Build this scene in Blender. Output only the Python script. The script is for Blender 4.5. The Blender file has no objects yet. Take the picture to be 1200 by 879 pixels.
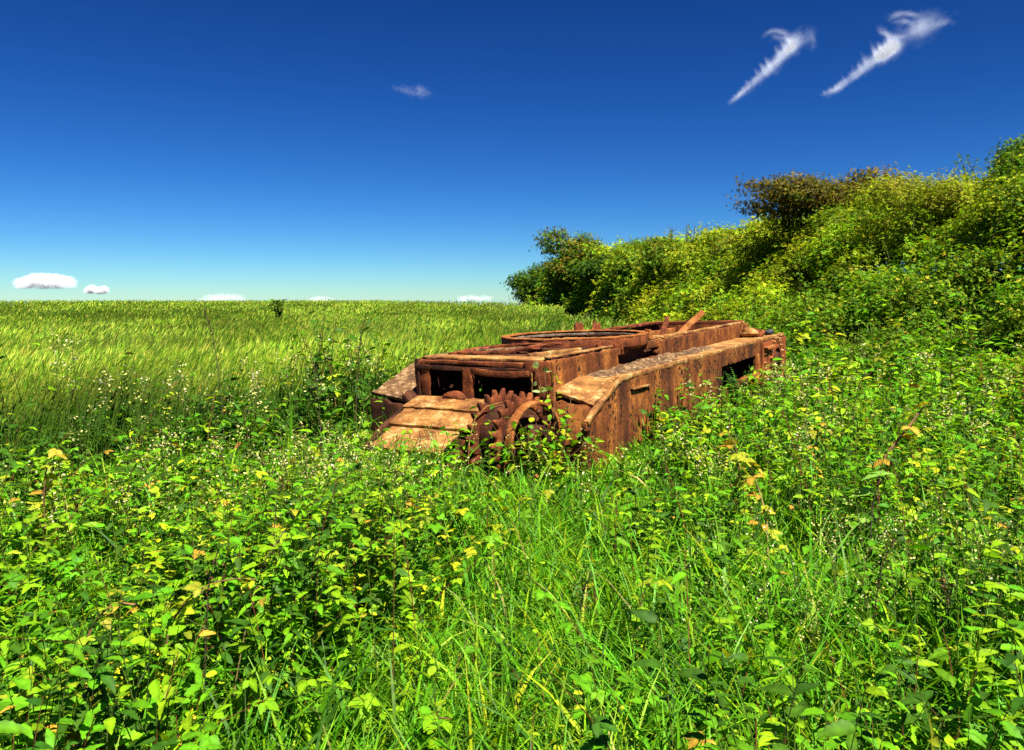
import bpy, bmesh, math, random
import numpy as np
from mathutils import Matrix, Vector
rng = np.random.default_rng(11)
random.seed(5)
SC = bpy.context.scene
COL = SC.collection
R = math.radians

# ------------------------------------------------------------------ helpers
def tag(o, label=None, cat=None, group=None, kind=None):
    if label: o['label'] = label
    if cat: o['category'] = cat
    if group: o['group'] = group
    if kind: o['kind'] = kind
    return o

def empty(name, loc, label, cat, group=None):
    o = bpy.data.objects.new(name, None)
    o.empty_display_size = .1
    o.location = loc
    COL.objects.link(o)
    return tag(o, label, cat, group)

def mesh_obj(name, V, faces, mat, col=None, parent=None, smooth=False):
    """V (n,3); faces: list of int arrays (m,k); col (n,3) per-vertex colour of the leaf or blade."""
    me = bpy.data.meshes.new(name)
    V = np.ascontiguousarray(V, dtype=np.float32)
    me.vertices.add(len(V)); me.vertices.foreach_set('co', V.ravel())
    faces = [np.asarray(f, dtype=np.int32) for f in faces if len(f)]
    nl = sum(f.size for f in faces); nf = sum(len(f) for f in faces)
    me.loops.add(nl); me.polygons.add(nf)
    me.loops.foreach_set('vertex_index', np.concatenate([f.ravel() for f in faces]))
    st = []; k = 0
    for f in faces:
        st.append(k + np.arange(len(f)) * f.shape[1]); k += f.size
    me.polygons.foreach_set('loop_start', np.concatenate(st).astype(np.int32))
    if smooth:
        me.polygons.foreach_set('use_smooth', np.ones(nf, dtype=bool))
    me.update(calc_edges=True)
    if col is not None:
        a = me.color_attributes.new('tint', 'FLOAT_COLOR', 'POINT')
        c = np.ones((len(V), 4), np.float32); c[:, :3] = col
        a.data.foreach_set('color', c.ravel())
    me.materials.append(mat)
    o = bpy.data.objects.new(name, me); COL.objects.link(o)
    if parent: o.parent = parent
    return o

class Acc:
    """collects vertex / quad arrays into one mesh"""
    def __init__(s): s.V = []; s.F = []; s.C = []; s.n = 0
    def add(s, V, F, C=None):
        s.V.append(V); s.F.append(np.asarray(F) + s.n)
        s.C.append(C if C is not None else np.ones((len(V), 3)) * .5); s.n += len(V)
    def build(s, name, mat, parent=None, smooth=False, off=None):
        V = np.concatenate(s.V)
        if off is not None: V = V - np.asarray(off)
        return mesh_obj(name, V, [np.concatenate(s.F)], mat, np.concatenate(s.C), parent, smooth)

_L = np.random.default_rng(3).random((256, 256))
def noise2(x, y):
    x = np.asarray(x, float); y = np.asarray(y, float)
    xi = np.floor(x).astype(int); yi = np.floor(y).astype(int)
    fx = x - xi; fy = y - yi
    fx = fx * fx * (3 - 2 * fx); fy = fy * fy * (3 - 2 * fy)
    g = lambda a, b: _L[a & 255, b & 255]
    return (g(xi, yi) * (1 - fx) + g(xi + 1, yi) * fx) * (1 - fy) + (g(xi, yi + 1) * (1 - fx) + g(xi + 1, yi + 1) * fx) * fy
def sstep(a, b, x):
    t = np.clip((x - a) / (b - a), 0, 1); return t * t * (3 - 2 * t)

def ribbons(acc, C, W, S, col):
    """C (K,n,3) centre lines, W (K,n) half widths, S (K,1|n,3) side vectors, col (K,n,3)|(K,1,3)"""
    K, n, _ = C.shape
    S = np.broadcast_to(S, C.shape); W = np.broadcast_to(W, (K, n))[..., None]
    V = np.stack([C - S * W, C + S * W], 2).reshape(-1, 3)
    b = (np.arange(K)[:, None] * n + np.arange(n - 1)[None]) * 2
    F = np.stack([b, b + 1, b + 3, b + 2], -1).reshape(-1, 4)
    cc = np.broadcast_to(col, (K, n, 3))
    acc.add(V, F, np.repeat(cc.reshape(-1, 3), 2, 0))

def tubes(acc, C, W, col, sides=3):
    K, n, _ = C.shape
    T = np.gradient(C, axis=1); T /= np.linalg.norm(T, axis=-1, keepdims=True) + 1e-9
    ref = np.where(np.abs(T[..., 2:3]) > .9, np.array([1., 0, 0]), np.array([0, 0, 1.]))
    A = np.cross(T, ref); A /= np.linalg.norm(A, axis=-1, keepdims=True) + 1e-9
    B = np.cross(T, A)
    W = np.broadcast_to(W, (K, n))[..., None]
    ring = np.stack([C + W * (A * math.cos(q) + B * math.sin(q)) for q in np.arange(sides) * 2 * math.pi / sides], 2)
    V = ring.reshape(-1, 3)
    b = (np.arange(K)[:, None, None] * n + np.arange(n - 1)[None, :, None]) * sides
    i = np.arange(sides)[None, None]; j = (i + 1) % sides
    F = np.stack([b + i, b + j, b + sides + j, b + sides + i], -1).reshape(-1, 4)
    cc = np.broadcast_to(col, (K, n, 3))
    acc.add(V, F, np.repeat(cc.reshape(-1, 3), sides, 0))

def euler_mats(yaw, pitch, roll):
    """leaf frame: local +y = along the leaf, +z = upper face. yaw about z, pitch lifts the tip, roll about the leaf axis"""
    K = len(yaw)
    cy, sy, cp, sp, cr, sr = np.cos(yaw), np.sin(yaw), np.cos(pitch), np.sin(pitch), np.cos(roll), np.sin(roll)
    Z = np.zeros(K); O = np.ones(K)
    Rz = np.stack([cy, -sy, Z, sy, cy, Z, Z, Z, O], -1).reshape(K, 3, 3)
    Rx = np.stack([O, Z, Z, Z, cp, -sp, Z, sp, cp], -1).reshape(K, 3, 3)
    Ry = np.stack([cr, Z, sr, Z, O, Z, -sr, Z, cr], -1).reshape(K, 3, 3)
    return Rz @ Rx @ Ry

def mats_normal(nrm, jitter):
    K = len(nrm); z = nrm / (np.linalg.norm(nrm, axis=1, keepdims=True) + 1e-9) + rng.normal(size=(K, 3)) * jitter
    z /= np.linalg.norm(z, axis=1, keepdims=True); r = rng.normal(size=(K, 3)); r[:, 2] -= .6
    y = r - z * (r * z).sum(1, keepdims=True); y /= np.linalg.norm(y, axis=1, keepdims=True)
    return np.stack([np.cross(y, z), y, z], -1)

def scatter(acc, tmpl, pos, M, scale, col):
    """copies of a leaf template. tmpl = (V, F, shade)"""
    V, F, sh = tmpl
    K = len(pos); n = len(V)
    scale = np.asarray(scale, float)
    sc = scale[:, None, None] if scale.ndim == 1 else scale[:, None, :]
    P = np.einsum('kij,knj->kni', M, V[None] * sc) + pos[:, None]
    FF = (np.arange(K)[:, None, None] * n + F[None]).reshape(-1, 4)
    acc.add(P.reshape(-1, 3), FF, (col[:, None, :] * sh[None, :, None]).reshape(-1, 3))

def leaf_tmpl(ts, hw, fold=.25, droop=.3, mid=1.3, edge=.9, wav=0.):
    ts = np.asarray(ts, float); hw = np.asarray(hw, float); n = len(ts)
    zc = -droop * ts ** 2
    w = wav * np.sin(ts * 17)
    Lf = np.stack([-hw, ts, zc + fold * hw + w], 1); Md = np.stack([0 * ts, ts, zc], 1); Rt = np.stack([hw, ts, zc + fold * hw - w], 1)
    V = np.concatenate([Lf, Md, Rt]); i = np.arange(n - 1)
    F = np.concatenate([np.stack([i, n + i, n + i + 1, i + 1], 1), np.stack([n + i, 2 * n + i, 2 * n + i + 1, n + i + 1], 1)])
    alt = np.where(np.arange(n) % 2, 1.06, .94)
    return V, F, np.concatenate([edge * alt, np.full(n, mid), edge * alt])

def join_t(parts):
    Vs, Fs, Ss, k = [], [], [], 0
    for V, F, S in parts:
        Vs.append(V); Fs.append(F + k); Ss.append(S); k += len(V)
    return np.concatenate(Vs), np.concatenate(Fs), np.concatenate(Ss)
def rot_t(t, ang, off=(0, 0, 0), s=1., tilt=0.):
    V, F, S = t
    ct, st = math.cos(tilt), math.sin(tilt)
    V = V * s
    V = np.stack([V[:, 0], V[:, 1] * ct - V[:, 2] * st, V[:, 1] * st + V[:, 2] * ct], 1)
    c, q = math.cos(ang), math.sin(ang)
    V = np.stack([V[:, 0] * c - V[:, 1] * q, V[:, 0] * q + V[:, 1] * c, V[:, 2]], 1)
    return V + np.array(off), F, S

_t = np.array([0, .09, .18, .3, .42, .55, .68, .8, .9, 1.])
_e = np.array([.03, .19, .27, .33, .335, .31, .25, .165, .08, 0.])
_ser = np.array([1, .9, 1.06, .92, 1.06, .92, 1.07, .9, 1.05, 1])
LEAFLET = leaf_tmpl(_t, _e * _ser, .2, .16, 1.3, .92, .012)
LEAFLET_LO = leaf_tmpl([0, .2, .5, .8, 1.], [.03, .27, .33, .18, 0], .2, .16, 1.25, .92)
def trif(l):
    return join_t([rot_t(l, 0, (0, .35, 0), 1., -.1), rot_t(l, 1.25, (-.02, .28, .0), .82, -.12), rot_t(l, -1.25, (.02, .28, 0), .82, -.12)])
TRIFOL, TRIFOL_LO = trif(LEAFLET), trif(LEAFLET_LO)
LANCE = leaf_tmpl([0, .1, .2, .3, .4, .5, .6, .7, .8, .9, 1.], [.02, .15, .18, .225, .19, .205, .155, .155, .09, .07, 0], .28, .26, 1.2, .92, .01)
ROUND = leaf_tmpl([0, .15, .4, .7, .9, 1.], [.05, .3, .42, .36, .2, 0], .12, .15, 1.25, .95)
DIAMOND = (np.array([[0, 0, 0], [-.36, .5, .08], [0, 1., -.1], [.36, .5, .08]]), np.array([[0, 3, 2, 1]]), np.array([1., .95, 1.05, .95]))
SPRIG = join_t([rot_t(DIAMOND, a, (0, y, 0), s, t) for a, y, s, t in ((0, .5, .62, .1), (.9, .3, .6, -.1), (-.9, .3, .6, .15), (1.2, .05, .5, .2), (-1.2, .08, .5, -.2))])

def jit(base, K, v=.18, hue=.12):
    base = np.asarray(base, float)
    c = np.broadcast_to(base, (K, 3)) * (1 + v * rng.normal(size=(K, 1)).clip(-2, 2))
    c = c * (1 + hue * rng.normal(size=(K, 3)).clip(-2, 2) * np.array([1, .35, .6]))
    return c.clip(.003, .9)
def pick(cols, probs, K, v=.18, hue=.12):
    cols = np.asarray(cols, float); i = rng.choice(len(cols), K, p=np.asarray(probs) / np.sum(probs))
    return jit(cols[i], K, v, hue)

# ------------------------------------------------------------------ materials
def new_mat(name):
    m = bpy.data.materials.new(name); m.use_nodes = True
    nt = m.node_tree; nt.nodes.clear()
    return m, nt, nt.nodes, nt.links

def leaf_mat(name, trans=.38, rough=.55, spec=.16, sat=(1.15, 1.2, .35)):
    m, nt, N, L = new_mat(name)
    out = N.new('ShaderNodeOutputMaterial'); at = N.new('ShaderNodeAttribute'); at.attribute_name = 'tint'
    bs = N.new('ShaderNodeBsdfPrincipled'); bs.inputs['Roughness'].default_value = rough
    bs.inputs['Specular IOR Level'].default_value = spec
    no = N.new('ShaderNodeTexNoise'); no.inputs['Scale'].default_value = 45; no.inputs['Detail'].default_value = 3
    ge = N.new('ShaderNodeNewGeometry'); L.new(ge.outputs['Position'], no.inputs['Vector'])
    mr = N.new('ShaderNodeMapRange'); mr.inputs['To Min'].default_value = .72; mr.inputs['To Max'].default_value = 1.28
    mr.inputs['From Min'].default_value = .3; mr.inputs['From Max'].default_value = .7
    L.new(no.outputs['Fac'], mr.inputs['Value'])
    mx = N.new('ShaderNodeVectorMath'); mx.operation = 'SCALE'
    L.new(at.outputs['Color'], mx.inputs[0]); L.new(mr.outputs['Result'], mx.inputs['Scale'])
    L.new(mx.outputs['Vector'], bs.inputs['Base Color'])
    tr = N.new('ShaderNodeBsdfTranslucent'); tm = N.new('ShaderNodeVectorMath'); tm.operation = 'MULTIPLY'
    tm.inputs[1].default_value = sat; L.new(mx.outputs['Vector'], tm.inputs[0]); L.new(tm.outputs['Vector'], tr.inputs['Color'])
    ms = N.new('ShaderNodeMixShader'); ms.inputs[0].default_value = trans
    L.new(bs.outputs[0], ms.inputs[1]); L.new(tr.outputs[0], ms.inputs[2]); L.new(ms.outputs[0], out.inputs[0])
    return m

M_LEAF = leaf_mat('leaf')
M_GRASS = leaf_mat('grass_blade', .36, .5, .2)
M_BARLEY = leaf_mat('barley', .3, .6, .15)
M_CROWN = leaf_mat('crown_leaf', .38, .6, .12)
M_FLOWER = leaf_mat('petal', .3, .7, .1, (1, 1, 1))
def bark_mat(name, c):
    m, nt, N, L = new_mat(name)
    out = N.new('ShaderNodeOutputMaterial'); bs = N.new('ShaderNodeBsdfPrincipled'); bs.inputs['Roughness'].default_value = .85
    no = N.new('ShaderNodeTexNoise'); no.inputs['Scale'].default_value = 14; no.inputs['Detail'].default_value = 6
    tc = N.new('ShaderNodeTexCoord'); L.new(tc.outputs['Object'], no.inputs['Vector'])
    cr = N.new('ShaderNodeValToRGB'); cr.color_ramp.elements[0].position = .3; cr.color_ramp.elements[1].position = .75
    cr.color_ramp.elements[0].color = (*[q * .45 for q in c], 1); cr.color_ramp.elements[1].color = (*[q * 1.4 for q in c], 1)
    L.new(no.outputs['Fac'], cr.inputs[0]); L.new(cr.outputs[0], bs.inputs['Base Color'])
    bp = N.new('ShaderNodeBump'); bp.inputs['Strength'].default_value = .6; bp.inputs['Distance'].default_value = .02
    L.new(no.outputs['Fac'], bp.inputs['Height']); L.new(bp.outputs[0], bs.inputs['Normal'])
    L.new(bs.outputs[0], out.inputs[0]); return m
M_BARK = bark_mat('bark', (.09, .07, .05))
M_CANE = bark_mat('cane_bark', (.20, .09, .035))
M_DARKSTEM = bark_mat('dry_stem', (.055, .035, .018))
M_STRAW = bark_mat('straw_stem', (.30, .22, .07))

def soil_mat():
    m, nt, N, L = new_mat('soil')
    out = N.new('ShaderNodeOutputMaterial'); bs = N.new('ShaderNodeBsdfPrincipled'); bs.inputs['Roughness'].default_value = .95; bs.inputs['Specular IOR Level'].default_value = .0
    tc = N.new('ShaderNodeTexCoord'); n1 = N.new('ShaderNodeTexNoise'); n1.inputs['Scale'].default_value = 1.3; n1.inputs['Detail'].default_value = 9
    L.new(tc.outputs['Object'], n1.inputs['Vector'])
    cr = N.new('ShaderNodeValToRGB'); e = cr.color_ramp.elements
    e[0].position = .35; e[0].color = (.010, .014, .004, 1); e[1].position = .7; e[1].color = (.03, .05, .010, 1)
    q = e.new(.52); q.color = (.035, .035, .012, 1)
    L.new(n1.outputs['Fac'], cr.inputs[0]); L.new(cr.outputs[0], bs.inputs['Base Color'])
    bp = N.new('ShaderNodeBump'); bp.inputs['Distance'].default_value = .08; L.new(n1.outputs['Fac'], bp.inputs['Height']); L.new(bp.outputs[0], bs.inputs['Normal'])
    L.new(bs.outputs[0], out.inputs[0]); return m
M_SOIL = soil_mat()

def rust_mat(name, dark, mid, light, lichen=None, lichen_amt=0., pits=0., scale=1., streak=0., pit_scale=26.):
    m, nt, N, L = new_mat(name)
    out = N.new('ShaderNodeOutputMaterial'); bs = N.new('ShaderNodeBsdfPrincipled')
    bs.inputs['Roughness'].default_value = .82; bs.inputs['Specular IOR Level'].default_value = .25
    tc = N.new('ShaderNodeTexCoord')
    n1 = N.new('ShaderNodeTexNoise'); n1.inputs['Scale'].default_value = 4.5 * scale; n1.inputs['Detail'].default_value = 10; n1.inputs['Roughness'].default_value = .68
    mp = N.new('ShaderNodeMapping'); mp.inputs['Scale'].default_value = (1, 1, 1 - .75 * streak)
    L.new(tc.outputs['Object'], mp.inputs['Vector']); L.new(mp.outputs[0], n1.inputs['Vector'])
    cr = N.new('ShaderNodeValToRGB'); e = cr.color_ramp.elements
    e[0].position = .34; e[0].color = (*dark, 1); e[1].position = .66; e[1].color = (*light, 1); q = e.new(.5); q.color = (*mid, 1)
    L.new(n1.outputs['Fac'], cr.inputs[0]); c = cr.outputs[0]
    n2 = N.new('ShaderNodeTexNoise'); n2.inputs['Scale'].default_value = 38 * scale; n2.inputs['Detail'].default_value = 6; L.new(tc.outputs['Object'], n2.inputs['Vector'])
    hgt = n2.outputs['Fac']
    def mixc(fac, a, b):
        x = N.new('ShaderNodeMix'); x.data_type = 'RGBA'; L.new(fac, x.inputs[0])
        (L.new(a, x.inputs[6]) if not isinstance(a, tuple) else setattr(x.inputs[6], 'default_value', a))
        (L.new(b, x.inputs[7]) if not isinstance(b, tuple) else setattr(x.inputs[7], 'default_value', b))
        return x.outputs[2]
    # fine grain
    mr = N.new('ShaderNodeMapRange'); mr.inputs['From Min'].default_value = .35; mr.inputs['From Max'].default_value = .62; L.new(n2.outputs['Fac'], mr.inputs['Value'])
    mr.inputs['To Min'].default_value = .55; mr.inputs['To Max'].default_value = 0.
    c = mixc(mr.outputs[0], c, (*[v * .5 for v in dark], 1))
    if lichen:
        n3 = N.new('ShaderNodeTexNoise'); n3.inputs['Scale'].default_value = 9 * scale; n3.inputs['Detail'].default_value = 12; n3.inputs['Roughness'].default_value = .75
        L.new(tc.outputs['Object'], n3.inputs['Vector'])
        m3 = N.new('ShaderNodeMapRange'); m3.inputs['From Min'].default_value = .62 - lichen_amt * .3; m3.inputs['From Max'].default_value = .72 - lichen_amt * .28
        L.new(n3.outputs['Fac'], m3.inputs['Value']); c = mixc(m3.outputs[0], c, (*lichen, 1))
    if pits > 0:
        vo = N.new('ShaderNodeTexVoronoi'); vo.inputs['Scale'].default_value = pit_scale; vo.inputs['Randomness'].default_value = 1.
        mpp = N.new('ShaderNodeMapping'); mpp.inputs['Scale'].default_value = (1, 1, .8)
        nd = N.new('ShaderNodeTexNoise'); nd.inputs['Scale'].default_value = 2.5; nd.inputs['Detail'].default_value = 3; L.new(tc.outputs['Object'], nd.inputs['Vector'])
        L.new(tc.outputs['Object'], mpp.inputs['Vector']); L.new(mpp.outputs[0], vo.inputs['Vector'])
        sx = N.new('ShaderNodeSeparateColor'); L.new(vo.outputs['Color'], sx.inputs[0])
        pw = N.new('ShaderNodeMath'); pw.operation = 'POWER'; pw.inputs[1].default_value = 1.6; L.new(sx.outputs[0], pw.inputs[0])
        nm = N.new('ShaderNodeMapRange'); nm.inputs['From Min'].default_value = .38; nm.inputs['From Max'].default_value = .68; nm.inputs['To Max'].default_value = .85; L.new(nd.outputs['Fac'], nm.inputs['Value'])
        t0 = N.new('ShaderNodeMath'); t0.operation = 'MULTIPLY'; L.new(pw.outputs[0], t0.inputs[0]); L.new(nm.outputs[0], t0.inputs[1])
        th = N.new('ShaderNodeMath'); th.operation = 'MULTIPLY_ADD'; th.inputs[1].default_value = .85 * pits; th.inputs[2].default_value = .015; L.new(t0.outputs[0], th.inputs[0])
        vd = N.new('ShaderNodeMath'); vd.operation = 'MULTIPLY_ADD'; vd.inputs[1].default_value = .22; L.new(n2.outputs['Fac'], vd.inputs[0]); L.new(vo.outputs['Distance'], vd.inputs[2])
        vs2 = N.new('ShaderNodeMath'); vs2.operation = 'SUBTRACT'; vs2.inputs[1].default_value = .11; L.new(vd.outputs[0], vs2.inputs[0])
        lt = N.new('ShaderNodeMath'); lt.operation = 'LESS_THAN'; L.new(vs2.outputs[0], lt.inputs[0]); L.new(th.outputs[0], lt.inputs[1])
        c = mixc(lt.outputs[0], c, (.02, .007, .003, 1))
        sb = N.new('ShaderNodeMath'); sb.operation = 'MULTIPLY_ADD'; sb.inputs[1].default_value = -.8; L.new(lt.outputs[0], sb.inputs[0]); L.new(n2.outputs['Fac'], sb.inputs[2]); hgt = sb.outputs[0]
    L.new(c, bs.inputs['Base Color'])
    bp = N.new('ShaderNodeBump'); bp.inputs['Strength'].default_value = .5; bp.inputs['Distance'].default_value = .01
    L.new(hgt, bp.inputs['Height']); L.new(bp.outputs[0], bs.inputs['Normal'])
    L.new(bs.outputs[0], out.inputs[0]); return m

M_RUST_SIDE = rust_mat('rust_pitted', (.04, .011, .004), (.18, .050, .009), (.42, .15, .026), None, 0, 1.3, .8, .85, 30.)
M_RUST_RED = rust_mat('rust_red', (.04, .010, .004), (.18, .042, .010), (.36, .10, .025), None, 0, .3, 1.3, .3, 30)
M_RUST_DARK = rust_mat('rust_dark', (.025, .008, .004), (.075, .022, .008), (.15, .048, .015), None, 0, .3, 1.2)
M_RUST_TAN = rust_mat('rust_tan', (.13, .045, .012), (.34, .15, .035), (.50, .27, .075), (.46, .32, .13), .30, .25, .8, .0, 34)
M_RUST_LICHEN = rust_mat('rust_lichen', (.05, .025, .012), (.17, .08, .03), (.33, .19, .08), (.40, .28, .13), .30, .3, 1.6)
M_RUST_ORANGE = rust_mat('rust_orange', (.12, .03, .006), (.34, .11, .02), (.50, .20, .05), None, 0, .2, 1.5)
M_CRUST = rust_mat('rust_crust', (.035, .016, .008), (.14, .07, .028), (.34, .20, .08), (.42, .32, .17), .25, .2, 2.2)
M_RUST_DRIVE = rust_mat('rust_drive', (.06, .014, .005), (.27, .065, .014), (.44, .13, .03), None, 0, .3, 1.3, .3, 30)
M_STEEL = rust_mat('worn_steel', (.06, .04, .025), (.17, .12, .08), (.32, .25, .17), None, 0, .15, 2.)
M_LUMP_BLUE = rust_mat('slag', (.02, .02, .025), (.05, .055, .075), (.10, .11, .14), None, 0, 0, 3.)

# ------------------------------------------------------------------ terrain
HY = np.array([-40, 0, 10, 17, 22, 27, 32, 38, 43, 50, 57, 66, 80, 100, 160.])
HX = np.array([17., 15.4, 14.0, 12.5, 12.0, 11.6, 11.0, 10.4, 9.6, 8.2, 6.6, 4.0, -1.5, -10, -36.])
def hedge_x(y): return np.interp(y, HY, HX)
BX = np.array([-14., -9, -5.0, -3.6, -2.4, -1.4, -.5, .9, 2.4, 3.1, 1.6, -5, -26]); BYY = np.array([-8., 0, 4.5, 6.6, 8.6, 11, 15, 24, 38, 48, 62, 80, 130])
def barley_edge(y): return np.interp(y, BYY, BX)
def wf(y): return 1 - .72 * sstep(20, 58, y)
def gz(x, y):
    x = np.asarray(x, float); y = np.asarray(y, float)
    dd = x - hedge_x(y)
    bank = 2.3 * sstep(-6.3, -.3, dd / wf(y)) * sstep(-12, 6, y) * (1 - sstep(58, 76, y))
    field = .50 * sstep(10, 75, y)
    far = np.hypot(x, y)
    fall = -.016 * np.clip(far - 120, 0, None)
    return bank + field + fall + .05 * (noise2(x * .6 + 40, y * .6 + 9) - .5) * (far < 100)

def build_ground():
    rr = np.concatenate([np.linspace(0, 24, 70)[1:], np.geomspace(24.5, 4000, 70)])
    na = 220
    ang = np.linspace(0, 2 * math.pi, na, endpoint=False)
    X = rr[:, None] * np.sin(ang); Y = rr[:, None] * np.cos(ang)
    V = np.concatenate([[[0, 0, float(gz(0, 0))]], np.stack([X, Y, gz(X, Y)], -1).reshape(-1, 3)])
    i = np.arange(len(rr) - 1)[:, None] * na + 1; a = np.arange(na)[None]; b = (a + 1) % na
    F = np.stack([i + a, i + na + a, i + na + b, i + b], -1).reshape(-1, 4)
    a0 = np.arange(na); T = np.stack([np.zeros(na, int), 1 + a0, 1 + (a0 + 1) % na], 1)
    o = mesh_obj('ground', V, [F, T], M_SOIL, smooth=True)
    tag(o, kind='structure')
build_ground()

# ------------------------------------------------------------------ tank frame
T0 = np.array([0.3627, 7.50, 1.0623])
UV = np.array([[0.52381, 0.85118, -0.03353], [0.85143, -0.52437, -0.01014], [0.02622, 0.02324, 0.99939]])   # columns u, v, w
MT = UV[:, [1, 0, 2]]                              # local x = v (right), y = u (back), z = w
BASE = np.array([-.79, 3.3, -1.12])
def to_local(x, y, z=0.):
    return (np.stack([np.asarray(x) - T0[0], np.asarray(y) - T0[1], np.zeros_like(np.asarray(x, float)) + z - T0[2]], -1)) @ MT   # v,u,w
def in_tank(x, y, m=0.):
    q = to_local(x, y); v, u = q[..., 0], q[..., 1]
    main = (v > -2.2 - m) & (v < .5 + m) & (u > .05 - m) & (u < 7.2 + m)
    nose = (v > -1.6 - m) & (v < .3 + m) & (u > -.95 - m) & (u <= .06)
    horn = (v > -2.2 - m) & (v < .5 + m) & (u > -.1 - m) & (u <= .06)
    return main | nose | horn
exec_tank = True
TANK = bpy.data.objects.new('tank_wreck', None); COL.objects.link(TANK); TANK.empty_display_size = .2
mw = Matrix([[*MT[0], 0], [*MT[1], 0], [*MT[2], 0], [0, 0, 0, 1]])
loc = T0 + MT @ BASE
mw.translation = Vector(loc); TANK.matrix_world = mw
tag(TANK, 'rusted derelict tank hull without turret half buried in grass and brambles', 'tank wreck')

def hashn(P, s): return noise2(P[..., 0] * s + P[..., 2] * s * 1.7, P[..., 1] * s + P[..., 2] * s * .9)
def slab(name, q, th, mat, n=(10, 4), jag=.01, keep=None, parent=TANK, warp=.006, rounded=.004):
    """warped plate from 4 corners (v,u,w) in order around; th along the right-hand normal; keep(s,t) drops cells for holes and torn edges"""
    q = np.asarray(q, float) - (BASE if parent is TANK or parent.parent is TANK else 0)
    nx, ny = n
    s = np.linspace(0, 1, nx + 1)[:, None, None]; t = np.linspace(0, 1, ny + 1)[None, :, None]
    P = (q[0] * (1 - s) + q[1] * s) * (1 - t) + (q[3] * (1 - s) + q[2] * s) * t
    nrm = np.cross(q[1] - q[0], q[3] - q[0]); nrm /= np.linalg.norm(nrm)
    es = (q[1] - q[0]) / np.linalg.norm(q[1] - q[0]); et = (q[3] - q[0]) / np.linalg.norm(q[3] - q[0])
    P = P + nrm * (warp * 2 * (hashn(P, 2.3) - .5) + warp * (hashn(P, 7.1) - .5))[..., None]
    J = rng.normal(size=P.shape[:2] + (2,)) * jag
    edge = np.zeros(P.shape[:2]); edge[[0, -1], :] = 1; edge[:, [0, -1]] = 1
    if keep is not None: edge[:] = 1
    P = P + (es * J[..., :1] + et * J[..., 1:]) * edge[..., None]
    idx = np.arange((nx + 1) * (ny + 1)).reshape(nx + 1, ny + 1)
    F = np.stack([idx[:-1, :-1], idx[1:, :-1], idx[1:, 1:], idx[:-1, 1:]], -1).reshape(-1, 4)
    if keep is not None:
        cs = (np.arange(nx) + .5) / nx; ct = (np.arange(ny) + .5) / ny
        k = keep(cs[:, None] + 0 * ct, ct[None] + 0 * cs[:, None]).reshape(-1); F = F[k]
    used, inv = np.unique(F, return_inverse=True)
    o = mesh_obj(name, P.reshape(-1, 3)[used], [inv.reshape(F.shape)], mat, None, parent)
    sm = o.modifiers.new('thickness', 'SOLIDIFY'); sm.thickness = th; sm.offset = 0
    bv = o.modifiers.new('edge', 'BEVEL'); bv.width = rounded; bv.segments = 2; bv.limit_method = 'ANGLE'; bv.angle_limit = R(50)
    return o

def sweep(name, pts, w, h, mat, parent=TANK, up=(0, 0, 1), seg=10, jag=.004, closed=False):
    """rectangular bar swept along a polyline (v,u,w)"""
    pts = np.asarray(pts, float) - BASE
    if not closed:
        d = np.concatenate([[0], np.cumsum(np.linalg.norm(np.diff(pts, axis=0), axis=1))])
        tt = np.linspace(0, d[-1], seg + 1); C = np.stack([np.interp(tt, d, pts[:, i]) for i in range(3)], 1)
    else: C = pts
    n = len(C)
    T = (np.roll(C, -1, 0) - np.roll(C, 1, 0)) if closed else np.gradient(C, axis=0)
    T /= np.linalg.norm(T, axis=1, keepdims=True); up = np.asarray(up, float)
    S = np.cross(T, up); S /= np.linalg.norm(S, axis=1, keepdims=True); U = np.cross(S, T)
    ring = np.stack([C + S * a * w / 2 + U * b * h / 2 for a, b in ((-1, -1), (1, -1), (1, 1), (-1, 1))], 1)
    ring = ring + rng.normal(size=ring.shape) * jag
    V = ring.reshape(-1, 3)
    m = n if closed else n - 1
    i = np.arange(m)[:, None] * 4; j = (np.arange(m)[:, None] + 1) % n * 4; a = np.arange(4)[None]; b = (a + 1) % 4
    F = [np.stack([i + a, i + b, j + b, j + a], -1).reshape(-1, 4)]
    if not closed: F.append(np.array([[3, 2, 1, 0], [n * 4 - 4, n * 4 - 3, n * 4 - 2, n * 4 - 1]]))
    o = mesh_obj(name, V, [np.concatenate(F)], mat, None, parent)
    bv = o.modifiers.new('edge', 'BEVEL'); bv.width = min(min(w, h) * .15, .005); bv.segments = 2; bv.limit_method = 'ANGLE'; bv.angle_limit = R(40)
    return o

def circle(c, r, n=72, a0=0., a1=360., axis='w', ell=(1, 1)):
    a = np.radians(np.linspace(a0, a1, n, endpoint=(a1 - a0) < 359.9))
    z = 0 * a
    if axis == 'w': return np.stack([c[0] + r * np.cos(a) * ell[0], c[1] + r * np.sin(a) * ell[1], c[2] + z], 1)
    return np.stack([c[0] + z, c[1] + r * np.cos(a), c[2] + r * np.sin(a)], 1)

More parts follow.
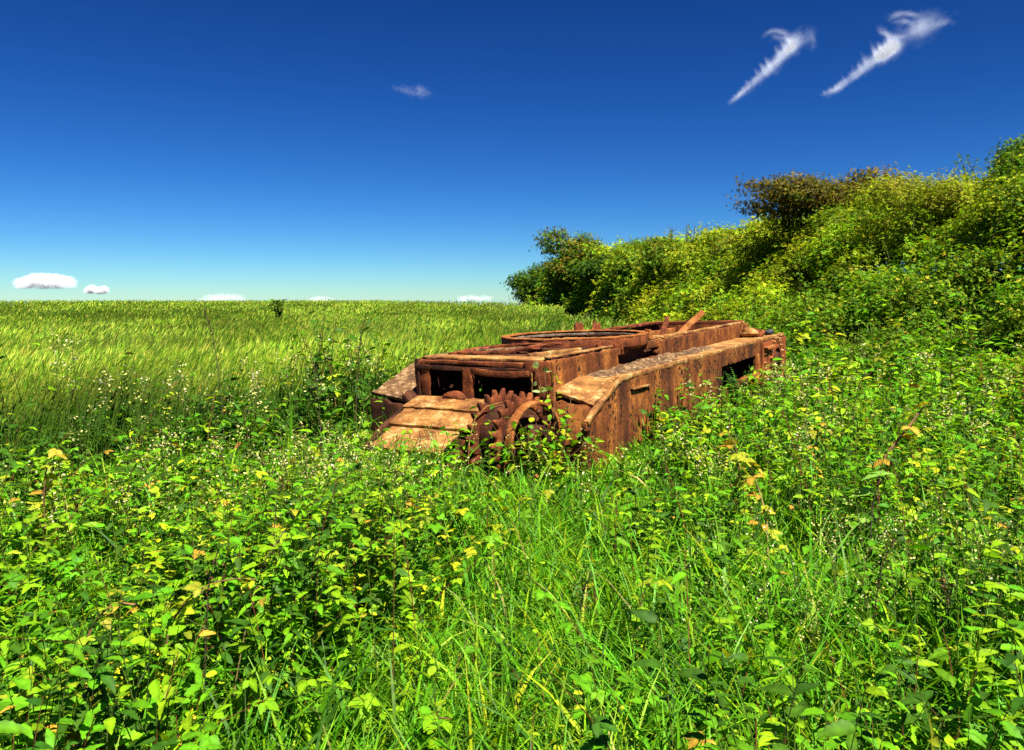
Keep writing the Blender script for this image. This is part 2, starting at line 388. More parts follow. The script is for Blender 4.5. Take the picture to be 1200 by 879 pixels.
def prism(name, outline2d, hole2d, v0, th, mat, parent=TANK, yaw=0., piv=None, bevel=.006):
    """flat profile in the (u,w) plane extruded across v; outline and hole have the same number of points"""
    O = np.asarray(outline2d); H = np.asarray(hole2d); n = len(O)
    mk = lambda P, v: np.stack([np.full(n, v), P[:, 0], P[:, 1]], 1)
    V = np.concatenate([mk(O, v0), mk(O, v0 + th), mk(H, v0), mk(H, v0 + th)])
    if yaw:
        c, s = math.cos(yaw), math.sin(yaw); d = V - piv
        V = np.stack([d[:, 0] * c - d[:, 1] * s, d[:, 0] * s + d[:, 1] * c, d[:, 2]], 1) + piv
    V = V + rng.normal(size=V.shape) * .0015 - BASE
    i = np.arange(n); j = (i + 1) % n
    F = np.concatenate([np.stack([i, j, n + j, n + i], 1), np.stack([2 * n + j, 2 * n + i, 3 * n + i, 3 * n + j], 1),
                        np.stack([n + i, n + j, 3 * n + j, 3 * n + i], 1), np.stack([j, i, 2 * n + i, 2 * n + j], 1)])
    o = mesh_obj(name, V, [F], mat, None, parent)
    if bevel:
        bv = o.modifiers.new('edge', 'BEVEL'); bv.width = bevel; bv.segments = 2; bv.limit_method = 'ANGLE'; bv.angle_limit = R(40)
    return o

def studs(name, pts, r, h, nrm, mat, parent):
    """row of bolt heads: one mesh (surface pattern of its plate)"""
    nrm = np.asarray(nrm, float); ref = np.array([0, 0, 1.]) if abs(nrm[2]) < .9 else np.array([1., 0, 0])
    A = np.cross(nrm, ref); A /= np.linalg.norm(A); B = np.cross(nrm, A)
    V = []; F = []; k = 0
    for p in np.asarray(pts, float) - BASE:
        n = 6; a = np.arange(n) * math.pi / 3 + rng.random()
        rg = np.cos(a)[:, None] * A + np.sin(a)[:, None] * B
        V += [p + rg * r - nrm * .005, p + rg * r * .85 + nrm * h, (p + nrm * h * 1.05)[None]]
        i = np.arange(n); j = (i + 1) % n
        F.append(np.stack([i, j, n + j, n + i], 1) + k); F.append(np.stack([n + i, n + j, np.full(n, 2 * n), np.full(n, 2 * n)], 1)[:, :3] + k if 0 else np.stack([n + i[::2], n + j[::2], n + (j[::2] + 1) % n, np.full(n // 2, 2 * n)], 1) + k)
        k += 2 * n + 1
    return mesh_obj(name, np.concatenate(V), [np.concatenate(F)], mat, None, parent)
def bolts(pts, r, h, nrm, mat, parent):
    for p in pts: studs('bolt', [p], r, h, nrm, mat, parent)

A = 1.58; L = 6.8
def build_tank():
    # ---- hull body
    # right side plate with a torn hole behind the turret ring
    def keep_r(s, t):
        u = s * L; d = t * .95
        hole = ((u - 2.05) / .62) ** 2 + ((d - .13) / .085) ** 2 < 1 + .5 * (noise2(u * 6, d * 30) - .5)
        return ~hole
    side = slab('side_plate', [(0, .02, -.95), (0, L, -.95), (0, L, 0), (0, .02, 0)], .05, M_RUST_SIDE, (68, 26), .004, lambda s, t: keep_r(s, 1 - t))
    slab('edge_strip', [(-.11, .06, .028), (-.035, .06, .03), (-.035, 3.2, .032), (-.11, 3.2, .03)], .02, M_RUST_TAN, (2, 24), .008, parent=side)
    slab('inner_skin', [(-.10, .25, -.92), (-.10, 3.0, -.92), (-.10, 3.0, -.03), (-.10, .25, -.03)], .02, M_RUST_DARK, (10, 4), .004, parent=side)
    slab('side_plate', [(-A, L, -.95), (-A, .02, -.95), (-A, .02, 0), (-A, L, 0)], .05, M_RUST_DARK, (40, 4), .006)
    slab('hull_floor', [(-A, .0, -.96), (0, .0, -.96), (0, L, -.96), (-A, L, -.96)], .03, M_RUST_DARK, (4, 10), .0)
    slab('rear_plate', [(0, L, -.95), (-A, L, -.95), (-A, L, .01), (0, L, .01)], .05, M_RUST_RED, (10, 5), .006)
    slab('bulkhead', [(-A + .04, 1.1, -.93), (-.11, 1.1, -.93), (-.11, 1.1, -.03), (-A + .04, 1.1, -.03)], .03, M_RUST_DARK, (6, 4), .0)
    slab('bulkhead', [(-A + .04, 3.25, -.93), (-.04, 3.25, -.93), (-.04, 3.25, -.02), (-A + .04, 3.25, -.02)], .04, M_RUST_RED, (8, 4), .01)
    # ---- front frame
    fr = sweep('front_beam', [(-A - .02, 0, -.035), (-1.2, -.01, -.03), (-.8, -.015, -.04), (-.4, -.01, -.045), (-.24, 0, -.045)], .05, .045, M_RUST_RED, seg=14)
    sweep('beam_flange', [(-A, -.045, -.08), (-.8, -.05, -.095), (-.25, -.045, -.1)], .012, .045, M_RUST_DARK, fr, seg=10)
    post = slab('corner_post', [(-A - .02, -.01, -.46), (-A + .035, -.02, -.46), (-A + .035, -.02, 0.), (-A - .02, -.01, 0.)], .05, M_RUST_DARK, (3, 8), .005)
    sweep('angle_iron', [(-A + .115, -.03, -.45), (-A + .11, -.035, -.06)], .11, .018, M_RUST_RED, post, up=(0, 1, 0), seg=8, jag=.003)
    mp = slab('vision_post', [(-1.0, -.03, -.47), (-.885, -.04, -.47), (-.875, -.03, -.08), (-.985, -.03, -.08)], .05, M_RUST_RED, (4, 10), .006)
    a = np.radians(np.linspace(0, 180, 14))
    G = [(-1.06 + .15 * math.cos(q) * (1.1 if math.cos(q) < 0 else .8), -.40 + .085 * math.sin(q)) for q in a]
    V = [(x, -.055, z) for x, z in G] + [(x, -.095, z) for x, z in G]; n = len(G)
    V = np.array(V) - BASE
    F = [np.array([[i, i + 1, n + i + 1, n + i] for i in range(n - 1)]), np.array([list(range(n))[::-1]]), np.array([list(range(n, 2 * n))]), np.array([[0, n, 2 * n - 1, n - 1]])]
    mesh_obj('gusset', V, F, M_RUST_RED, None, mp)
    slab('gusset_foot', [(-1.22, -.16, -.43), (-.92, -.16, -.44), (-.92, -.04, -.425), (-1.22, -.04, -.42)], .03, M_RUST_ORANGE, (6, 3), .007, parent=mp)
    sweep('port_lintel', [(-.885, -.05, -.105), (-.6, -.06, -.135), (-.36, -.055, -.135), (-.2, -.045, -.12)], .012, .06, M_RUST_RED, seg=12, jag=.002)
    fp = slab('front_plate', [(-.26, -.02, -.72), (.02, -.02, -.72), (.02, -.02, .0), (-.26, -.02, .0)], .05, M_RUST_RED, (6, 12), .006,
              keep=lambda s, t: ~((s < .45) & (t > .35) & (t < .80 - .1 * s)))
    sweep('rod', [(-.17, -.075, -.36), (-.165, -.075, -.11)], .014, .014, M_RUST_TAN, fp, up=(0, 1, 0), seg=3, jag=.001)
    sweep('corner_strip', [(.035, -.02, -.46), (.035, -.02, .0)], .03, .03, M_RUST_ORANGE, fp, up=(0, 1, 0), seg=6, jag=.003)
    slab('inner_bracket', [(-.36, .28, -.48), (-.26, .28, -.48), (-.29, .28, -.16), (-.31, .28, -.16)], .02, M_RUST_RED, (2, 4), .004)
    # ---- roof at the front: two broken strips round the hatch opening
    roof = slab('roof_plate', [(-A + .02, .045, .0), (-.12, .045, -.005), (-.12, .22, .01), (-A + .02, .22, .01)], .03, M_RUST_TAN, (20, 3), .012)
    slab('roof_strip', [(-A + .02, .23, .0), (-1.36, .23, .0), (-1.36, 1.2, .02), (-A + .02, 1.2, .02)], .03, M_RUST_LICHEN, (3, 12), .012, parent=roof)
    slab('roof_strip', [(-1.34, .98, .02), (-.13, .98, .015), (-.13, 1.22, .02), (-1.34, 1.22, .02)], .03, M_RUST_DARK, (12, 3), .012, parent=roof)
    slab('hatch_light_block', [(-1.34, .23, -.05), (-.30, .23, -.05), (-.30, 1.0, -.04), (-1.34, 1.0, -.04)], .02, M_RUST_DARK, (10, 8), .01, parent=roof)  # plate added under the hatch opening to block light and keep the hull dark
    h = sweep('hatch_frame', [(-1.30, .20, .03), (-1.33, .95, .05), (-.9, 1.03, .07), (-.62, .98, .07)], .06, .035, M_RUST_RED, seg=18, jag=.006)
    sweep('hatch_strip', [(-1.25, .24, .045), (-.95, .30, .04), (-.74, .42, .045), (-.55, .75, .085), (-.42, 1.0, .09)], .05, .03, M_RUST_RED, h, seg=16, jag=.005)
    sweep('hatch_strip', [(-1.2, .5, .05), (-.9, .62, .055), (-.6, .9, .06)], .09, .02, M_RUST_LICHEN, h, seg=10, jag=.005)
    sweep('hatch_strip', [(-1.28, .75, .055), (-.85, .72, .06), (-.5, .66, .06)], .05, .02, M_RUST_RED, h, seg=10, jag=.006)
    sweep('hatch_rim', [(-.40, .28, .012), (-.3, .62, .02), (-.16, .96, .03)], .05, .05, M_RUST_TAN, h, seg=8, jag=.005)
    # ---- turret ring
    C = (-.76, 1.98); RR = .865
    ring = sweep('turret_ring', circle((*C, .06), RR, 90), .025, .115, M_RUST_RED, closed=True, jag=.0015)
    sweep('ring_flange', circle((*C, .122), RR - .035, 90), .10, .016, M_RUST_ORANGE, ring, closed=True, jag=.002)
    sweep('bearing_race', circle((*C, .085), RR - .125, 90), .035, .03, M_STEEL, ring, closed=True, jag=.002)
    sweep('bearing_race', circle((*C, .05), RR - .09, 90), .04, .02, M_RUST_DARK, ring, closed=True, jag=.003)
    sweep('bearing_race', circle((*C, .03), RR - .18, 90), .07, .03, M_RUST_TAN, ring, closed=True, jag=.004)
    sweep('ring_clamp', [(C[0] + .76, C[1] + .46, .03), (C[0] + .76, C[1] + .46, .16)], .07, .07, M_RUST_ORANGE, ring, up=(0, 1, 0), seg=3, jag=.006)
    sweep('torn_lip', [(C[0] + .62, C[1] - .66, .0), (C[0] + .72, C[1] - .52, .04), (C[0] + .78, C[1] - .36, .0)], .012, .05, M_RUST_RED, ring, seg=9, jag=.016)
    slab('ring_deck', [(-.2, 1.22, .0), (-.03, 1.22, .0), (-.03, 3.2, .01), (-.2, 3.2, .01)], .02, M_RUST_TAN, (3, 20), .012, keep=lambda s, t: (s > .5) | (np.abs(t - .38) > .3))
    # ---- engine bay
    sweep('engine_bay_rail', [(-A + .06, 3.3, .03), (-A + .05, 4.6, .035), (-A + .05, 6.75, .03)], .10, .04, M_RUST_RED, seg=14)
    sweep('engine_bay_rail', [(-.07, 3.0, .022), (-.07, 4.6, .022), (-.07, 6.75, .022)], .08, .03, M_RUST_TAN, seg=14)
    sweep('cross_beam', [(-A + .05, 4.1, -.06), (-.04, 4.1, -.06)], .10, .06, M_RUST_TAN, seg=6)
    sweep('cross_beam', [(-A + .05, 6.62, .02), (-.04, 6.62, .03)], .14, .06, M_RUST_RED, seg=8)
    sweep('inner_rail', [(-1.2, 4.2, -.10), (-1.18, 6.5, -.10)], .08, .10, M_RUST_ORANGE, seg=8)
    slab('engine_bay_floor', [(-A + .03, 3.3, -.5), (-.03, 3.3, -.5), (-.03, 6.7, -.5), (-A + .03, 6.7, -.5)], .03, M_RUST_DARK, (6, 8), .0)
    lug = slab('lug', [(-A + .02, 3.55, .03), (-A + .02, 3.80, .03), (-A + .02, 3.78, .17), (-A + .02, 3.58, .18)], .04, M_RUST_RED, (4, 4), .014)
    slab('lug', [(-A + .1, 3.95, .03), (-A + .1, 4.2, .03), (-A + .1, 4.2, .16), (-A + .1, 4.0, .17)], .04, M_RUST_RED, (4, 4), .014)
    sweep('bent_bar', [(-.52, 4.15, -.12), (-.53, 4.35, .05), (-.54, 4.52, .215)], .075, .025, M_RUST_RED, up=(0, 1, .3), seg=7, jag=.003)
    sweep('bent_bar', [(-.50, 4.60, -.15), (-.36, 4.85, .06), (-.20, 5.12, .26)], .085, .03, M_RUST_ORANGE, up=(0, 1, .3), seg=8, jag=.003)
    # ---- right pannier
    B = .485
    pt = slab('pannier_top', [(.03, .60, -.22), (B - .03, .46, -.222), (B - .03, 7.13, -.222), (.03, 6.95, -.215)], .04, M_RUST_TAN, (6, 60), .006, warp=.014)
    sweep('outer_rail', [(B + .0, .45, -.205), (B + .0, 3.4, -.20), (B + .0, 7.16, -.20)], .05, .045, M_RUST_TAN, pt, seg=50, jag=.004)
    def crust_v(u0, u1, v0, v1, hmax, sd):
        nu, nv = 70, 9
        U, Vv = np.meshgrid(np.linspace(u0, u1, nu), np.linspace(v0, v1, nv), indexing='ij')
        k = np.sin(np.pi * (Vv - v0) / (v1 - v0)) ** .6 * np.clip(np.minimum(U - u0, u1 - U) * 3, 0, 1)
        H = hmax * k * (.25 + 1.0 * noise2(U * 5 + sd, Vv * 12 + sd)) * (.6 + .8 * noise2(U * 17, Vv * 25 + sd))
        P = np.stack([Vv, U, -.203 + H - .01 * (k <= .02)], -1).reshape(-1, 3) - BASE
        idx = np.arange(nu * nv).reshape(nu, nv)
        F = np.stack([idx[:-1, :-1], idx[:-1, 1:], idx[1:, 1:], idx[1:, :-1]], -1).reshape(-1, 4)
        return mesh_obj('rust_crust', P, [F], M_CRUST, None, pt)
    crust_v(.62, 4.4, .03, .29, .05, 3); crust_v(.9, 2.6, .27, .40, .03, 29)
    def keep_o(s, t):
        u = -.3 + s * 7.48; w = -1.08 + t * .87
        top = np.where(u < .45, -.22 - (.45 - u) * .42, 0)
        slope = w < top
        nose = (u > -.26) | (w > -.6)
        intake = (u > 3.72) & (u < 5.42) & (w < -.41 + .012 * noise2(u * 9, w)) & (w > -.72)
        scoop = (u > 3.2) & (u <= 3.72) & (w < -.62 + (u - 3.72) * .7) & (w > -.9)
        slot = (((u - .95) / .22) ** 2 + ((w + .36 + (u - .95) * .05) / .018) ** 2 < 1)
        return slope & nose & ~intake & ~slot & ~scoop
    op = slab('pannier_side', [(B, -.3, -1.08), (B, 7.18, -1.08), (B, 7.18, -.21), (B, -.3, -.21)], .045, M_RUST_SIDE, (110, 34), .0035, keep_o)
    sweep('slot_lip', [(B + .03, .72, -.335), (B + .035, .95, -.34), (B + .03, 1.2, -.35)], .03, .022, M_RUST_TAN, op, seg=6, jag=.003)
    sweep('intake_frame', [(B + .02, 5.47, -.74), (B + .02, 5.47, -.40)], .06, .06, M_RUST_ORANGE, op, up=(0, 1, 0), seg=5)
    sweep('intake_frame', [(B + .01, 5.43, -.70), (B + .01, 4.55, -.70)], .10, .05, M_RUST_ORANGE, op, seg=6)
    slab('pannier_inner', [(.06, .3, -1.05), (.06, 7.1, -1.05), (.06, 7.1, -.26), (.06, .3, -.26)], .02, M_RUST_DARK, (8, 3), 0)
    slab('pannier_end', [(.0, 7.15, -1.05), (B - .03, 7.15, -1.05), (B - .03, 7.15, -.24), (.0, 7.15, -.24)], .04, M_RUST_RED, (5, 6), .004)
    # drive cover at the rear of the pannier
    dc = slab('drive_cover', [(B + .04, 5.66, -1.05), (B + .04, 7.17, -1.05), (B + .04, 7.17, -.245), (B + .04, 5.66, -.245)], .03, M_RUST_DRIVE, (14, 8), .004)
    cc = (B + .06, 6.45, -.66)
    sweep('drive_housing', circle(cc, .31, 40, axis='v'), .05, .05, M_RUST_DRIVE, dc, up=(1, 0, 0), closed=True, jag=.003)
    sweep('drive_housing', circle((B + .075, 6.45, -.66), .16, 28, axis='v'), .10, .06, M_RUST_DARK, dc, up=(1, 0, 0), closed=True, jag=.003)
    bolts(circle((B + .055, 6.5, -.60), .38, 18, a0=-40, a1=230, axis='v'), .022, .035, (1, 0, 0), M_RUST_TAN, dc)
    sweep('cleat', [(B + .09, 5.72, -.33), (B + .09, 6.15, -.33)], .06, .04, M_RUST_ORANGE, dc, seg=3, jag=.004)
    bolts([(B + .055, 5.75, w) for w in np.linspace(-.42, -.95, 5)], .022, .03, (1, 0, 0), M_RUST_TAN, dc)
    # ---- right horn: sloped nose plates in front of the pannier
    sl = slab('horn_slope', [(.02, .02, -.31), (B - .02, -.05, -.395), (B - .02, .44, -.225), (.02, .58, -.20)], .035, M_RUST_TAN, (10, 10), .008, warp=.014)
    sweep('horn_strip', [(B + .012, .47, -.215), (B + .012, .1, -.35), (B + .012, -.28, -.52)], .05, .04, M_RUST_TAN, sl, seg=8, jag=.005)
    slab('horn_toe', [(.02, -.02, -.36), (B - .02, -.06, -.42), (B - .02, -.24, -.75), (.1, -.16, -.75)], .03, M_RUST_SIDE, (8, 6), .008)
    slab('horn_face', [(.1, -.15, -1.06), (B - .02, -.23, -1.06), (B - .02, -.24, -.76), (.1, -.16, -.76)], .03, M_RUST_RED, (6, 4), .006)
    sweep('hanging_strap', [(.26, -.20, -.50), (.24, -.25, -.72), (.20, -.28, -1.0)], .05, .03, M_RUST_DARK, up=(0, 1, 0), seg=6, jag=.004)
    # ---- glacis: three stepped planks of armour
    g = [((-.03, -.395), (-.29, -.478)), ((-.275, -.498), (-.545, -.612)), ((-.525, -.634), (-.87, -.785))]
    ends = ((-A + .0, -.585), (-A + .02, -.63), (-A + .05, -.70))
    for (a, b), (v0, v1) in zip(g, ends):
        slab('glacis_plate', [(v0, b[0], b[1]), (v1, b[0] - .01, b[1]), (v1, a[0], a[1]), (v0, a[0], a[1])], .03, M_RUST_TAN, (16, 5), .0045, warp=.006)
    slab('glacis_backing', [(-A, -.86, -1.0), (-.6, -.86, -1.0), (-.6, .0, -.50), (-A, .0, -.50)], .02, M_RUST_DARK, (4, 4), 0)
    slab('glacis_cheek', [(-.60, -.84, -1.0), (-.60, .0, -1.0), (-.60, .0, -.43), (-.60, -.80, -.83)], .03, M_RUST_RED, (6, 5), .006)
    sweep('glacis_knuckle', [(-.60, -.66, -.86), (-.60, -.60, -.70)], .11, .13, M_RUST_RED, up=(0, 1, 0), seg=4, jag=.012)
    sweep('glacis_edge', [(-A - .03, .0, -.41), (-A - .05, -.45, -.60), (-A - .03, -.85, -.80)], .04, .06, M_RUST_DARK, seg=8, jag=.006)
    # ---- left horn
    lh = slab('horn_slope', [(-2.2, -.05, -.40), (-A - .04, -.02, -.46), (-A - .04, .62, -.13), (-2.2, .72, -.12)], .04, M_RUST_LICHEN, (10, 10), .01, warp=.02)
    slab('horn_toe', [(-2.18, -.08, -1.06), (-A - .05, -.06, -1.06), (-A - .05, -.05, -.50), (-2.18, -.08, -.43)], .04, M_RUST_DARK, (8, 8), .012, warp=.02)
    slab('pannier_top', [(-2.2, .73, -.12), (-A - .03, .63, -.13), (-A - .03, 7.0, -.21), (-2.2, 7.0, -.21)], .04, M_RUST_LICHEN, (4, 20), .008)
    slab('pannier_side', [(-2.2, 7.0, -1.06), (-2.2, -.05, -1.06), (-2.2, .3, -.30), (-2.2, 7.0, -.22)], .04, M_RUST_DARK, (20, 5), .008)
    sweep('pannier_stub', [(-A - .10, -.10, -.43), (-A - .02, -.10, -.36)], .12, .10, M_RUST_DARK, seg=2, jag=.01)
    # ---- drive sprocket: two toothed rings on a drum and an outer rim
    SP = np.array([-.13, -.47, -.66])
    yaw = R(-10)
    def gear(nt, rr, rt, ri, ph):
        O = []; H = []
        for i in range(nt):
            for f, r in ((-.30, rr), (-.17, rr + (rt - rr) * .72), (-.06, rt), (.06, rt), (.17, rr + (rt - rr) * .72), (.30, rr), (.5, rr - .006)):
                a = 2 * math.pi * (i + f) / nt + ph
                rj = r + random.gauss(0, .004)
                O.append((SP[1] + rj * math.cos(a), SP[2] + rj * math.sin(a))); H.append((SP[1] + ri * math.cos(a), SP[2] + ri * math.sin(a)))
        return O, H
    O, H = gear(23, .372, .436, .29, .05)
    sp = prism('sprocket', O, H, -.34, .04, M_RUST_RED, yaw=yaw, piv=SP)
    O, H = gear(23, .368, .428, .29, .16)
    prism('toothed_ring', O, H, -.06, .04, M_RUST_RED, sp, yaw, SP)
    def rim(ro, ri, v0, th, nm, mt, n=60):
        a = np.linspace(0, 2 * math.pi, n, endpoint=False)
        prism(nm, np.stack([SP[1] + ro * np.cos(a), SP[2] + ro * np.sin(a)], 1), np.stack([SP[1] + ri * np.cos(a), SP[2] + ri * np.sin(a)], 1), v0, th, mt, sp, yaw, SP)
    rim(.30, .27, -.30, .24, 'drum', M_RUST_DARK)
    rim(.352, .322, .06, .08, 'outer_rim', M_RUST_ORANGE)
    rim(.29, .13, -.05, .02, 'web', M_RUST_DARK)
    rim(.14, .05, .04, .15, 'hub', M_RUST_DARK, 24)
    bolts(circle((.105, SP[1] + .02, SP[2]), .25, 12, axis='v'), .025, .03, (1, -.17, 0), M_RUST_DARK, sp)
    sweep('hoop', [(-.36, -.90, -.85), (-.36, -.87, -.62), (-.34, -.79, -.44), (-.30, -.66, -.35), (-.22, -.52, -.33)], .009, .009, M_RUST_TAN, sp, up=(1, 0, 0), seg=18, jag=.001)
build_tank()

def lump(name, loc_vuw, r, mat, label, cat, sq=(1, 1, .7), seed=0):
    g = np.random.default_rng(seed)
    bm = bmesh.new(); bmesh.ops.create_icosphere(bm, subdivisions=3, radius=1)
    ph = g.random((6, 3)) * 6; fr = g.normal(size=(6, 3)) * 2.2
    for v in bm.verts:
        p = np.array(v.co); k = 1 + .09 * sum(math.sin(float(np.dot(fr[i], p)) + ph[i, 0]) for i in range(6))
        v.co = Vector(p * k * r * np.array(sq))
    me = bpy.data.meshes.new(name); bm.to_mesh(me); bm.free(); me.materials.append(mat)
    o = bpy.data.objects.new(name, me); COL.objects.link(o)
    o.location = Vector(T0 + MT @ np.array(loc_vuw)); return tag(o, label, cat)
lump('rust_lump', (.16, 6.25, -.13), .11, M_RUST_TAN, 'rounded tan rust lump lying on the side pannier near its rear end', 'scrap lump', (1.1, 1.7, .75), 3)
lump('slag_lump', (.30, 6.98, -.16), .055, M_LUMP_BLUE, 'dark bluish lump on the far rear corner of the tank pannier', 'scrap lump', (1.3, 1.1, .8), 8)
def frag_heap():
    V = []; F = []; k = 0; g = np.random.default_rng(4)
    for i in range(34):
        c = np.array([.14 + g.normal() * .07, 6.62 + g.normal() * .12, 0.]); r = .02 + .03 * g.random()
        hgt = -.18 + .09 * math.exp(-((c[0] - .14) / .07) ** 2 - ((c[1] - 6.62) / .14) ** 2) * g.random()
        P = np.array([[x, y, z] for z in (-1, 1) for y in (-1, 1) for x in (-1, 1)]) * r * (0.5 + g.random(3)) + g.normal(size=(8, 3)) * r * .2
        a = g.random(3) * 6; M = euler_mats(a[:1], a[1:2], a[2:3])[0]; P = P @ M.T + [c[0], c[1], hgt]
        V.append(P); F.append(np.array([[0, 2, 3, 1], [4, 5, 7, 6], [0, 1, 5, 4], [2, 6, 7, 3], [0, 4, 6, 2], [1, 3, 7, 5]]) + k); k += 8
    V = np.concatenate(V) @ MT.T + T0; o0 = T0 + MT @ np.array([.14, 6.62, -.2])
    o = mesh_obj('rust_fragments', V - o0, [np.concatenate(F)], M_RUST_RED); o.location = o0
    tag(o, 'small heap of red rust fragments between the tan lump and the dark lump', 'scrap heap')
frag_heap()

# ------------------------------------------------------------------ ground vegetation
G_BRIGHT = (.20, .38, .007); G_MID = (.10, .28, .006); G_DARK = (.04, .11, .007); G_YEL = (.33, .36, .02); G_ORA = (.44, .27, .03); G_LIME = (.32, .40, .012)
def polar(K, d0, d1, a0=-58, a1=58):
    if a1 == 58: K = int(K * 1.38)
    d = d0 * (d1 / d0) ** rng.random(K); a = np.radians(a0 + (a1 - a0) * rng.random(K))
    return d * np.sin(a), d * np.cos(a), d
def track(x, y):      # 1 on the grassy trodden strip that leads to the tank
    c = .05 + .10 * (y - 3) - .04 * np.clip(y - 5, 0, 9)
    return np.exp(-((x - c) / (.50 + .05 * y)) ** 4)
def hole(x, y): return noise2(x * 1.9 + 13, y * 1.9 + 4) < .31
def veg_ok(x, y): return ~in_tank(x, y, .03) & (x > barley_edge(y) - .25 - 1.5 * (y > 5) * (y < 11) * noise2(x * 1.4 + 2, y * 1.1)) 

def grass():
    acc = Acc()
    K = 135000
    x, y, d = polar(K, 1.15, 26)
    fx, fy, fd = polar(30000, 13, 85, -10, 25); x, y, d = np.concatenate([x, fx]), np.concatenate([y, fy]), np.concatenate([d, fd]); K = len(x)
    tr = track(x, y); clump = noise2(x * 2.2 + 3, y * 2.2)
    dense = np.clip(.62 + .8 * tr + .6 * (clump - .5) + .6 * sstep(4.2, 2.6, d) * (x > .1), .05, 1)
    ok = veg_ok(x, y) & (rng.random(K) < np.where(d > 16, 1, dense)) & ((x - hedge_x(y)) < -2.5 * wf(y))
    x, y, d, tr = x[ok], y[ok], d[ok], tr[ok]; K = len(x)
    h = (.20 + .18 * rng.random(K) + .10 * noise2(x * 1.1, y * 1.1)) * (1 - .12 * tr)
    tall = rng.random(K) < .07 + .09 * (tr < .4) + .12 * ((x > .2) & (d < 3.6)); h = np.where(tall, h * 1.7, h)
    # long tufts right against the tank front
    q = to_local(x, y); near = (q[:, 1] < -.5) & (q[:, 1] > -2.2) & (np.abs(q[:, 0] + .5) < 1.3)
    h = np.where(near, h * .95, h)
    az = rng.random(K) * 2 * math.pi; lean = .08 + .36 * rng.random(K) ** 1.5; bend = .25 + 1.1 * rng.random(K) ** 1.5
    s = np.linspace(0, 1, 6)[None]
    hor = (lean[:, None] * s + bend[:, None] * s ** 2.5) * h[:, None] * .75
    ver = h[:, None] * (s - .38 * bend[:, None] * s ** 3)
    C = np.stack([x[:, None] + np.cos(az)[:, None] * hor, y[:, None] + np.sin(az)[:, None] * hor, gz(x, y)[:, None] - .02 + ver], -1)
    fa = np.where(rng.random(K) < .5, az + math.pi / 2, 0) + rng.normal(size=K) * .55
    S = np.stack([np.cos(fa), np.sin(fa), np.zeros(K)], -1)[:, None]
    w0 = np.maximum(.0042 + .0055 * rng.random(K) ** 2, .0012 * d) * np.where(rng.random(K) < .12, 1.7, 1.)
    W = w0[:, None] * np.clip(np.minimum(1, .5 + 2.2 * s) * (1 - s ** 2.2), .03, 1)
    col = pick([G_MID, G_BRIGHT, G_DARK, (.10, .32, .008), G_LIME, (.35, .30, .08)], [.32, .22, .18, .22, .05, .01], K)
    farg = d > 13; col[farg] = pick([(.19, .29, .02), (.11, .22, .012), (.30, .34, .05)], [1, 1, .5], farg.sum()); w0 = np.where(farg, w0 * .6, w0); W = w0[:, None] * np.clip(np.minimum(1, .5 + 2.2 * s) * (1 - s ** 2.2), .03, 1)
    cc = col[:, None] * np.ones_like(s[..., None])
    ribbons(acc, C, W, S, cc)
    tag(acc.build('grass', M_GRASS, smooth=True), 'long bright green grass of the trodden strip leading to the rusty tank', 'grass', kind='stuff')
grass()

def veg_height(x, y):
    h = .22 + .42 * noise2(x * 1.1 + 7, y * 1.1) + .22 * noise2(x * 2.7, y * 2.7 + 5)
    be = x - barley_edge(y); h = h + .40 * np.exp(-((be + .1) / 1.0) ** 2) * sstep(5.0, 6.2, y) * (1 - sstep(9.5, 11.5, y))
    q = to_local(x, y); nose = (q[..., 1] < .2) & (q[..., 1] > -2.6) & (np.abs(q[..., 0] + .75) < 1.35)
    side = (q[..., 0] > .4) & (q[..., 0] < 1.6) & (q[..., 1] > -.5) & (q[..., 1] < 8.2)
    return np.where(nose, np.minimum(h * .6, np.where(q[..., 0] > -.55, .42, .30)), np.where(side, np.minimum(h * .95, .47 + .05 * np.clip(q[..., 1], 0, 2)), h))

